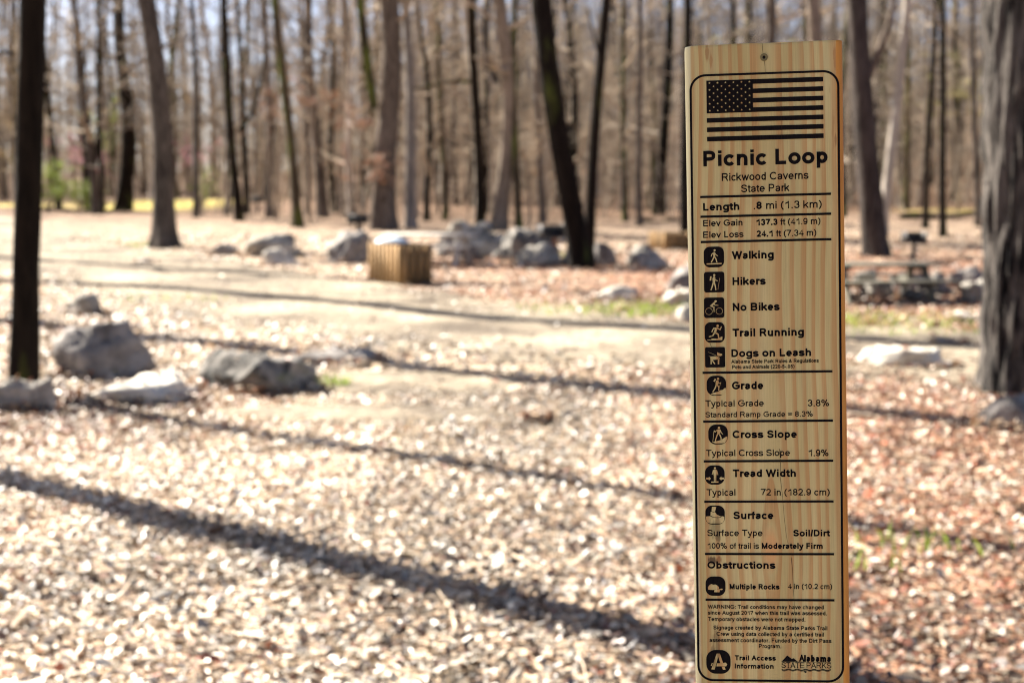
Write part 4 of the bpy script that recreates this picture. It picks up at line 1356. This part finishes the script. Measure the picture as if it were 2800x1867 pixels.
ADV_B = dict(zip("abcdefghijklmnopqrstuvwxyz", (556, 611, 556, 611, 556, 333, 611, 611, 278, 278, 556, 278, 889, 611, 611, 611, 611, 389, 556, 333, 611, 556, 778, 556, 556, 500)))
for q, (a_, b_) in dict(A=(667, 722), B=(667, 722), C=(722, 722), D=(722, 722), E=(667, 667), F=(611, 611), G=(778, 778), H=(722, 722), I=(278, 278), K=(667, 722), L=(556, 611), M=(833, 833), N=(722, 722), O=(778, 778), P=(667, 667), R=(722, 722), S=(667, 667), T=(611, 611), W=(944, 944)).items():
    ADV_R[q] = a_; ADV_B[q] = b_
for q in '0123456789':
    ADV_R[q] = ADV_B[q] = 556
for q, a_ in {'.': 278, ':': 278, '/': 278, '(': 333, ')': 333, '%': 889, '&': 690, '=': 584, '-': 333, ' ': 278}.items():
    ADV_R[q] = ADV_B[q] = a_
TIGHT = set('ftrvwyxkAVWTij()/1')


def smooth_pts(st):
    if len(st) < 5:
        return st
    P = [Vector((a, b, 0)) for a, b in st]
    # keep sharp corners, round the rest with Catmull-Rom
    out = []
    n = len(P)
    for i in range(n - 1):
        p0 = P[max(i - 1, 0)]; p1 = P[i]; p2 = P[i + 1]; p3 = P[min(i + 2, n - 1)]
        sharp1 = i > 0 and (p1 - p0).normalized().dot((p2 - p1).normalized()) < .35
        sharp2 = i < n - 2 and (p2 - p1).normalized().dot((p3 - p2).normalized()) < .35
        if sharp1: p0 = p1
        if sharp2: p3 = p2
        steps = 3 if (p2 - p1).length > .12 else 1
        for k in range(steps):
            t = k / steps
            out.append(.5 * ((2 * p1) + (p2 - p0) * t + (2 * p0 - 5 * p1 + 4 * p2 - p3) * t * t + (3 * p1 - p0 - 3 * p2 + p3) * t * t * t))
    out.append(P[-1])
    return [(p.x, p.y) for p in out]


def stem_end(st, e):
    """square off the ends of straight stems and bars; leave the ends of curves cut short"""
    if len(st) < 5:
        return True
    a, b = (st[0], st[1]) if e == 0 else (st[-1], st[-2])
    dx, dy = abs(a[0] - b[0]), abs(a[1] - b[1])
    return (dx < .02 and dy > .18) or (dy < .02 and dx > .3)


def set_text(text, u0, v0, u1, cap, shear=0.0, name='lettering', parent=None, weight=None, serif=False, ink=None):
    em = cap / .716
    # first pass: advances
    bold = text[0] == '*'; semi = text[0] == '~'
    state = bold; seq = []
    chars = text[1:] if (bold or semi) else text
    for ch in chars:
        if ch == '*':
            state = not state; continue
        seq.append((ch, state))
    adv = [(ADV_B if s_ else ADV_R)[c] / 1000 for c, s_ in seq]

    def lsb(c, w_):
        a = .065 if c in 'bdpqhnmruBDEFHIKLMNPR' else (.030 if c in 'ceoOCGQ' else .036 if c in 'agS0235689&%=-' else .012)
        return a
    tot = sum(adv) * em
    l0 = lsb(seq[0][0], 0) * em; l1 = lsb(seq[-1][0], 0) * em
    sx = (u1 - u0) / (tot - l0 - l1)
    I = ink or Ink()
    x = u0 - l0 * sx
    for (c, s_), a in zip(seq, adv):
        wt = (weight if weight else (.162 if s_ else (.126 if semi else .112))) * em
        g_ = LOW.get(c) if c in LOW else CAP.get(c)
        if g_:
            lb = lsb(c, 0) * em * sx
            gl, gr = x + lb + wt / 2, x + a * em * sx - lb - wt / 2
            if c in 'il.:I':
                gl = gr = x + a * em * sx / 2
            elif c in 'ft':
                gl, gr = x + .02 * em + wt * .3, x + a * em * sx - .005 * em - wt * .4
            elif c == 'r':
                gr = x + a * em * sx - wt * .35
            elif c == '1':
                gl, gr = x + .10 * em * sx, x + .56 * em * sx
            hh = wt / 2
            if c in LOW:
                def Y(q, hh=hh, ov=.010 * em if c in 'oceasgu' else 0.0):
                    if q >= 1: return (.531 * em - hh) + (q - 1) * (.716 * em - .531 * em)
                    if q >= 0: return hh - ov + q * (.531 * em - 2 * hh + ov)
                    return hh + q * (.21 * em)
            else:
                def Y(q, hh=hh): return hh + q * (.716 * em - 2 * hh)
            for st in g_:
                if c in 'ij' and len(st) == 2 and abs(st[0][1] - st[1][1]) < .05:      # dot
                    I.stroke([(gl, v0 + .716 * em), (gl, v0 + .586 * em)], wt, cap=False); continue
                pp = smooth_pts(st)
                I.stroke([(gl + (gr - gl) * px_, v0 + Y(py_)) for px_, py_ in pp], wt * (1.05 if c in 'i.:' and len(st) == 2 and abs(st[0][1] - st[1][1]) < .05 else 1), cap=(stem_end(st, 0), stem_end(st, -1)))
            if serif:
                for st in g_:
                    for e_ in (st[0], st[-1]):
                        if len(st) <= 4 and c != 'T' or (c == 'T' and e_[1] == 0):
                            X = gl + (gr - gl) * e_[0]; Z = v0 + Y(e_[1])
                            I.stroke([(X - .10 * em, Z), (X + .10 * em, Z)], wt * .55, cap=False)
        x += a * em * sx
    if ink is None:
        o = I.obj(name, M_INK, parent or post)
        return o
    return I


TEXTS = [('*Picnic Loop', -53.08, 26.57, 53.56, 13.48), ('Rickwood Caverns', -37.29, 13.45, 37.25, 6.79), ('State Park', -20.79, 3.18, 20.81, 6.69), ('*Length', -53.79, -12.03, -22.49, 6.72), ('.*8* mi (1.3 km)', -10.71, -11.77, 48.48, 6.59), ('~Elev Gain', -53.97, -25.68, -19.93, 5.6), ('*137.3* ft (41.9 m)', -8.35, -25.93, 47.16, 5.58), ('~Elev Loss', -54.11, -35.77, -19.04, 5.61), ('*24.1* ft (7.34 m)', -7.76, -35.9, 43.59, 5.59), ('*Walking', -29.35, -54.77, 6.7, 6.93), ('*Hikers', -29.12, -77.54, -0.38, 6.94), ('*No Bikes', -29.19, -100.14, 11.45, 6.96), ('*Trail Running', -29.67, -122.67, 32.0, 6.97), ('*Dogs on Leash', -30.9, -140.52, 37.95, 6.78), ('~Alabama State Park Rules & Regulations', -30.96, -146.17, 44.6, 3.29), ('~Pets and Animals (220-5-.05)', -30.31, -151.01, 23.7, 3.29), ('*Grade', -30.73, -169.07, -3.59, 6.9), ('Typical Grade', -54.13, -184.1, -3.25, 5.68), ('3.8%', 34.74, -184.64, 53.09, 5.94), ('Standard Ramp Grade = 8.3%', -54.25, -193.6, 38.97, 4.86), ('*Cross Slope', -30.75, -212.09, 24.92, 6.72), ('Typical Cross Slope', -54.09, -227.99, 18.92, 5.7), ('1.9%', 34.53, -228.49, 52.22, 5.97), ('*Tread Width', -30.96, -246.56, 23.88, 6.74), ('Typical', -54.04, -263.09, -28.51, 5.93), ('72 in (182.9 cm)', -6.75, -263.01, 53.13, 5.9), ('*Surface', -30.9, -283.93, 3.98, 6.76), ('Surface Type', -54.0, -299.1, -5.62, 5.74), ('*Soil/Dirt', 21.05, -299.27, 52.62, 5.91), ('100% of trail is *Moderately Firm*', -54.25, -310.37, 46.49, 5.22), ('*Obstructions', -54.17, -328.13, 5.35, 6.59), ('*Multiple Rocks', -34.93, -346.57, 8.71, 4.81), ('4 in (10.2 cm)', 16.02, -346.13, 54.44, 4.79), ('~WARNING: Trail conditions may have changed', -54.33, -364.06, 46.93, 3.57), ('~since August 2017 when this trail was assessed.', -54.4, -369.41, 49.91, 3.57), ('~Temporary obstacles were not mapped.', -54.27, -375.08, 31.16, 3.57), ('~Signage created by Alabama State Parks Trail', -49.64, -382.71, 50.0, 3.57), ('~Crew using data collected by a certified trail', -46.94, -388.36, 46.92, 3.57), ('~assessment coordinator. Funded by the Dirt Pass', -53.28, -393.99, 53.34, 3.58), ('~Program.', -9.88, -399.06, 9.9, 3.56), ('*Trail Access', -31.09, -410.28, 4.9, 4.52), ('*Information', -31.18, -417.64, 2.78, 4.52)]
for (tx_, a, b2, c, d) in TEXTS:
    o = set_text(tx_, a, b2, c, d)
    o['label'] = 'engraved words ' + tx_.replace('*', '').replace('~', '')

# divider lines
for v_ in (0.0, -17.21, -39.28, -154.11, -197.27, -232.53, -268.41, -315.07, -356.01):
    I = Ink(); I.stroke([(-56.25, v_), (56.25, v_)], 2.0, cap=False); I.obj('divider_line', M_INK, post)


def rrect(x0, y0, x1, y1, r, n=10):
    P = []
    for (cx_, cy_, a0) in ((x1 - r, y1 - r, 0), (x0 + r, y1 - r, 90), (x0 + r, y0 + r, 180), (x1 - r, y0 + r, 270)):
        for i in range(n):
            a = R(a0 + 90 * i / (n - 1)); P.append((cx_ + r * math.cos(a), cy_ + r * math.sin(a)))
    return P


I = Ink(); q = rrect(-63.3, -428.4, 63.2, 105.4, 13, 14); I.stroke(q + [q[0]], 1.9); I.obj('border_line', M_INK, post)

# flag
I = Ink()
y1, y0 = 100.7, 48.1; sh = (y1 - y0) / 13
for k in range(7):
    top = y1 - 2 * k * sh
    x0_ = -49.6 if k >= 4 else -9.8
    I.poly([(x0_, top - sh), (50.4, top - sh), (50.4, top), (x0_, top)])
I.poly([(-49.6, y1 - 7 * sh), (-9.7, y1 - 7 * sh), (-9.7, y1), (-49.6, y1)])
fo = I.obj('flag_print', M_INK, post)
I = Ink(-.0004)
for r_ in range(9):
    nn = 6 if r_ % 2 == 0 else 5
    for c_ in range(nn):
        X = -46.9 + c_ * 6.87 + (0 if nn == 6 else 3.43); Z = y1 - 2.1 - r_ * 2.99
        pts = []
        for k in range(10):
            rr = 1.0 if k % 2 == 0 else .42
            a = R(90 + 36 * k); pts.append((X + rr * math.cos(a), Z + rr * math.sin(a)))
        I.poly(pts)
I.obj('stars', M_PINE, fo)


# icons: (board box) with figure drawn in picture units around the box centre
def icon(name, box, rnd, src, mm, strokes, figname='figure'):
    """box in mm (u0,vtop,u1,vbot); src = box centre in drawing units"""
    u0, vt, u1, vb = box
    I = Ink(); I.poly(rrect(u0, vb, u1, vt, rnd)); o = I.obj(name, M_INK, post)
    cu, cv = (u0 + u1) / 2, (vt + vb) / 2
    J = Ink(-.0004)
    D = Ink(-.00055)
    hasD = False
    T = lambda p: (cu + (p[0] - src[0]) * mm, cv - (p[1] - src[1]) * mm)
    for s_ in strokes:
        k = s_[0]
        tgt = J
        if k.startswith('d'):
            tgt = D; k = k[1:]; hasD = True
        if k == 'L':
            tgt.stroke([T(p_) for p_ in s_[1]], s_[2] * mm, (s_[3] if len(s_) > 3 else s_[2]) * mm)
        elif k == 'P':
            tgt.poly([T(p_) for p_ in s_[1]])
        elif k == 'C':
            x_, y_ = T(s_[1]); tgt.disc(x_, y_, s_[2] * mm)
        elif k == 'O':
            pts = [T((s_[1][0] + s_[2] * math.cos(i / 24 * 6.2832), s_[1][1] + s_[2] * math.sin(i / 24 * 6.2832))) for i in range(25)]
            tgt.stroke(pts, s_[3] * mm)
    if J.V:
        J.obj(figname, M_PINE, o)
    if hasD:
        D.obj('outline', M_INK, o)
    return o


icon('walking_icon', (-53.8, -43.53, -36.21, -61.57), 5.2, (163.5, 188), .0713, [
    ('C', (173, 105), 13), ('P', [(160, 128), (174, 126), (180, 140), (178, 188), (160, 190), (154, 150)]),
    ('L', [(160, 134), (138, 156), (132, 176)], 11), ('L', [(176, 138), (186, 158), (208, 174)], 9),
    ('L', [(164, 186), (148, 222), (132, 250)], 15, 12), ('L', [(172, 186), (188, 212), (198, 248)], 15, 12), ('P', [(74, 264), (257, 262), (257, 278), (74, 280)])])
icon('hiker_icon', (-53.89, -65.51, -36.18, -83.54), 2.2, (167, 491), .0713, [
    ('C', (168, 405), 14), ('P', [(118, 420), (137, 418), (130, 472), (112, 470)]), ('P', [(154, 426), (174, 424), (182, 440), (176, 502), (150, 502), (146, 450)]),
    ('L', [(172, 442), (182, 466), (206, 474)], 10), ('L', [(156, 498), (142, 546), (128, 584)], 17, 13), ('L', [(168, 498), (180, 540), (186, 584)], 17, 13), ('L', [(234, 444), (212, 582)], 4)])
icon('cycling_icon', (-54.19, -88.03, -36.55, -105.96), 2.2, (167, 802), .0713, [
    ('P', [(170, 722), (176, 712), (190, 709), (202, 716), (204, 728), (188, 732), (186, 740), (176, 736)]), ('L', [(168, 744), (134, 776)], 20, 24), ('L', [(160, 742), (176, 770), (216, 773)], 11, 8),
    ('L', [(134, 782), (166, 796)], 18, 15), ('L', [(164, 796), (166, 850)], 14, 8), ('O', (103, 845), 41, 4), ('O', (230, 844), 40, 4)])
icon('running_icon', (-53.86, -109.68, -36.42, -127.7), 5.0, (174, 1099), .0713, [
    ('C', (211, 1018), 15), ('P', [(158, 1040), (206, 1038), (208, 1056), (192, 1096), (208, 1106), (178, 1116), (160, 1102), (176, 1060)]),
    ('L', [(166, 1044), (150, 1066), (140, 1090)], 12), ('L', [(204, 1044), (240, 1066), (256, 1030)], 13, 11),
    ('L', [(180, 1102), (216, 1122), (222, 1166)], 18, 14), ('L', [(172, 1104), (148, 1140), (108, 1150)], 18, 12), ('P', [(80, 1188), (120, 1186), (140, 1174), (205, 1176), (240, 1160), (256, 1150), (268, 1154), (264, 1194), (80, 1194)])])
icon('dog_icon', (-53.85, -131.57, -36.38, -149.49), 1.4, (177, 1397.5), .0713, [
    ('L', [(96, 1332), (194, 1376)], 3), ('P', [(202, 1334), (216, 1342), (264, 1358), (264, 1372), (248, 1382), (214, 1382), (204, 1374)]),
    ('P', [(98, 1380), (120, 1386), (200, 1384), (232, 1400), (230, 1430), (212, 1424), (150, 1430), (144, 1442), (120, 1426), (120, 1394)]),
    ('L', [(130, 1420), (128, 1476)], 15), ('L', [(146, 1440), (170, 1476)], 14), ('L', [(220, 1410), (218, 1476)], 18)])
icon('grade_icon', (-52.75, -156.76, -35.78, -174.37), 6.6, (144.5, 128), .0846, [
    ('C', (162, 56), 12), ('L', [(132, 64), (124, 78)], 15), ('P', [(142, 74), (162, 70), (168, 84), (160, 128), (136, 126), (138, 96)]), ('L', [(160, 82), (172, 104), (188, 98)], 8),
    ('L', [(142, 124), (128, 160), (108, 190)], 14, 10), ('L', [(156, 124), (170, 146), (168, 176)], 13, 9), ('L', [(192, 94), (170, 158)], 3),
    ('P', [(84, 214), (120, 200), (166, 190), (176, 178), (210, 172), (226, 156), (240, 152), (241, 180), (228, 206), (206, 220), (120, 224)])])
icon('cross_slope_icon', (-51.89, -199.93, -34.78, -217.54), 6.6, (163.5, 623), .0846, [
    ('C', (173, 553), 12), ('P', [(152, 570), (184, 568), (190, 584), (182, 622), (154, 622), (156, 590)]), ('L', [(156, 574), (134, 596), (124, 584)], 8), ('L', [(186, 576), (196, 602), (212, 620)], 9, 6),
    ('L', [(158, 618), (146, 650), (134, 690)], 13, 9), ('L', [(176, 618), (192, 650), (196, 690)], 13, 9), ('L', [(122, 580), (108, 694)], 4),
    ('P', [(100, 702), (146, 692), (196, 680), (232, 654), (258, 642), (259, 668), (244, 696), (226, 712), (140, 716)])])
icon('tread_width_icon', (-55.32, -236.07, -38.08, -253.27), 6.6, (128, 1038), .0846, [
    ('C', (131, 966), 11), ('P', [(114, 982), (148, 982), (154, 996), (144, 1046), (118, 1046), (110, 996)]), ('L', [(112, 990), (102, 1030)], 7), ('L', [(150, 990), (160, 1034)], 7),
    ('L', [(124, 1040), (122, 1106)], 10, 6), ('L', [(138, 1040), (138, 1100)], 12, 7), ('P', [(90, 1106), (165, 1104), (165, 1117), (90, 1118)]),
    ('P', [(38, 1064), (66, 1064), (66, 1052), (88, 1074), (66, 1096), (66, 1084), (38, 1084)]), ('P', [(224, 1064), (196, 1064), (196, 1052), (175, 1074), (196, 1096), (196, 1084), (224, 1084)])])
icon('surface_icon', (-55.38, -271.83, -38.41, -288.71), 5.8, (131.5, 1445), .0846, [
    ('P', [(100, 1358), (146, 1358), (130, 1412), (150, 1440), (186, 1456), (190, 1466), (160, 1470), (110, 1466), (84, 1448), (86, 1412), (96, 1406)]),
    ('P', [(36, 1460), (80, 1456), (110, 1470), (160, 1476), (196, 1466), (200, 1458), (227, 1462), (226, 1490), (214, 1520), (190, 1533), (80, 1533), (52, 1522), (38, 1495)]),
    ('dL', [(94, 1405), (112, 1414), (130, 1410)], 5), ('dL', [(84, 1454), (112, 1468), (160, 1473), (192, 1468)], 5)])
icon('rocks_icon', (-56.01, -335.15, -38.59, -352.45), 6.2, (186.5, 212), .0622, [
    ('P', [(82, 262), (80, 228), (94, 204), (118, 186), (136, 182), (150, 192), (186, 188), (210, 200), (232, 222), (236, 246), (208, 252), (170, 262), (150, 268)]),
    ('P', [(166, 290), (172, 264), (200, 254), (240, 254), (248, 272), (240, 300), (166, 298)]), ('P', [(242, 252), (280, 246), (288, 258), (274, 268), (252, 268)])])
icon('trail_access_icon', (-56.26, -401.17, -34.93, -422.52), 8.2, (228.5, 1267.5), .0622, [
    ('P', [(205, 1146), (250, 1146), (296, 1290), (258, 1290), (226, 1190), (172, 1380), (126, 1376)]), ('P', [(206, 1290), (262, 1286), (330, 1276), (352, 1298), (338, 1330), (200, 1332)]),
    ('P', [(274, 1336), (316, 1334), (328, 1380), (290, 1380)]), ('P', [(134, 1286), (148, 1284), (134, 1326), (118, 1322)])], 'letter_shape')

# park logo
I = Ink()
c = lambda x_, y_: (9.53 + (x_ - 1097) * .0614, -404.64 - (y_ - 1162) * .0622)
I.poly([c(1106, 1262), c(1182, 1175), c(1250, 1228), c(1268, 1212), c(1330, 1262)])
I.stroke([c(1098, 1268), c(1800, 1268)], .35, cap=False)
set_text('*A', *c(1352, 1262), c(1424, 0)[0], 6.2, ink=I, weight=.14)
set_text('*labama', *c(1420, 1262), c(1800, 0)[0], 5.9, ink=I, weight=.19)
set_text('STATE', *c(1100, 1356), c(1420, 0)[0], 5.0, ink=I, serif=True, weight=.085)
set_text('PARKS', *c(1456, 1356), c(1806, 0)[0], 5.0, ink=I, serif=True, weight=.085)
for dy_, w_ in ((1380, .75), (1394, .35)):
    I.stroke([c(1108 + i * 12, dy_ + 8 * math.sin(i * .62)) for i in range(58)], w_)
I.poly([c(1410, 1404), c(1440, 1398), (c(1460, 1410)), c(1440, 1424), c(1424, 1416)])
lo = I.obj('park_logo', M_INK, post); lo['label'] = 'engraved logo with mountains and wavy water line'

# hairline cracks in the wood
for pts, w_ in (([(-1.2, 130.9), (-1.0, 125), (-.4, 121.5)], .35), ([(.5, 116), (.9, 111), (1.2, 105)], .3), ([(14.4, 88), (14.2, 74), (14.6, 62), (14.5, 48)], .22),
                ([(16.6, -20), (16.4, -62), (16.0, -76)], .15), ([(10.0, -222), (10.6, -235), (10.2, -246), (12.0, -262), (13.4, -283), (15.2, -300), (16.6, -306)], .38),
                ([(19.2, -318), (20.2, -330), (20.6, -342), (21.4, -362), (22.0, -372), (21.8, -382), (23.2, -392)], .38), ([(-46.5, -118), (-49.4, -128), (-47.5, -133)], .5)):
    I = Ink(-.0006); I.stroke(pts, w_, w_ * .5); I.obj('crack', M_CRACK, post)

# screw with six lobed recess, sunk in the board
M_SCREW, _t, _b = new_mat('green_coated_screw', 0.5, 0.5)
_b.inputs['Metallic'].default_value = .35
_b.inputs['Base Color'].default_value = (0.17, 0.145, 0.060, 1)
V = []; F = []; S = 32
prof = [(3.3, -.15), (3.3, -.55), (2.9, -.95), (1.5, -.85)]
for (rr, yy) in prof:
    for j in range(S):
        a = j / S * 2 * math.pi
        r2 = rr if rr > 2 else rr * (1 + .18 * math.cos(6 * a))
        V.append((.16 / 1000 + r2 * math.cos(a) / 1000, yy / 1000, .11916 + r2 * math.sin(a) / 1000))
for i in range(3):
    for j in range(S):
        F.append((i * S + j, i * S + (j + 1) % S, (i + 1) * S + (j + 1) % S, (i + 1) * S + j))
F.append(tuple(3 * S + j for j in range(S)))
so = mesh_obj('screw', np.array(V), F, M_SCREW, post, False)
I = Ink(-.0009); pts = []
for j in range(36):
    a = j / 36 * 6.2832; rr = 1.35 * (1 + .2 * math.cos(6 * a)); pts.append((.16 + rr * math.cos(a), 119.16 + rr * math.sin(a)))
I.poly(pts); I.obj('screw_recess', M_INK, so)
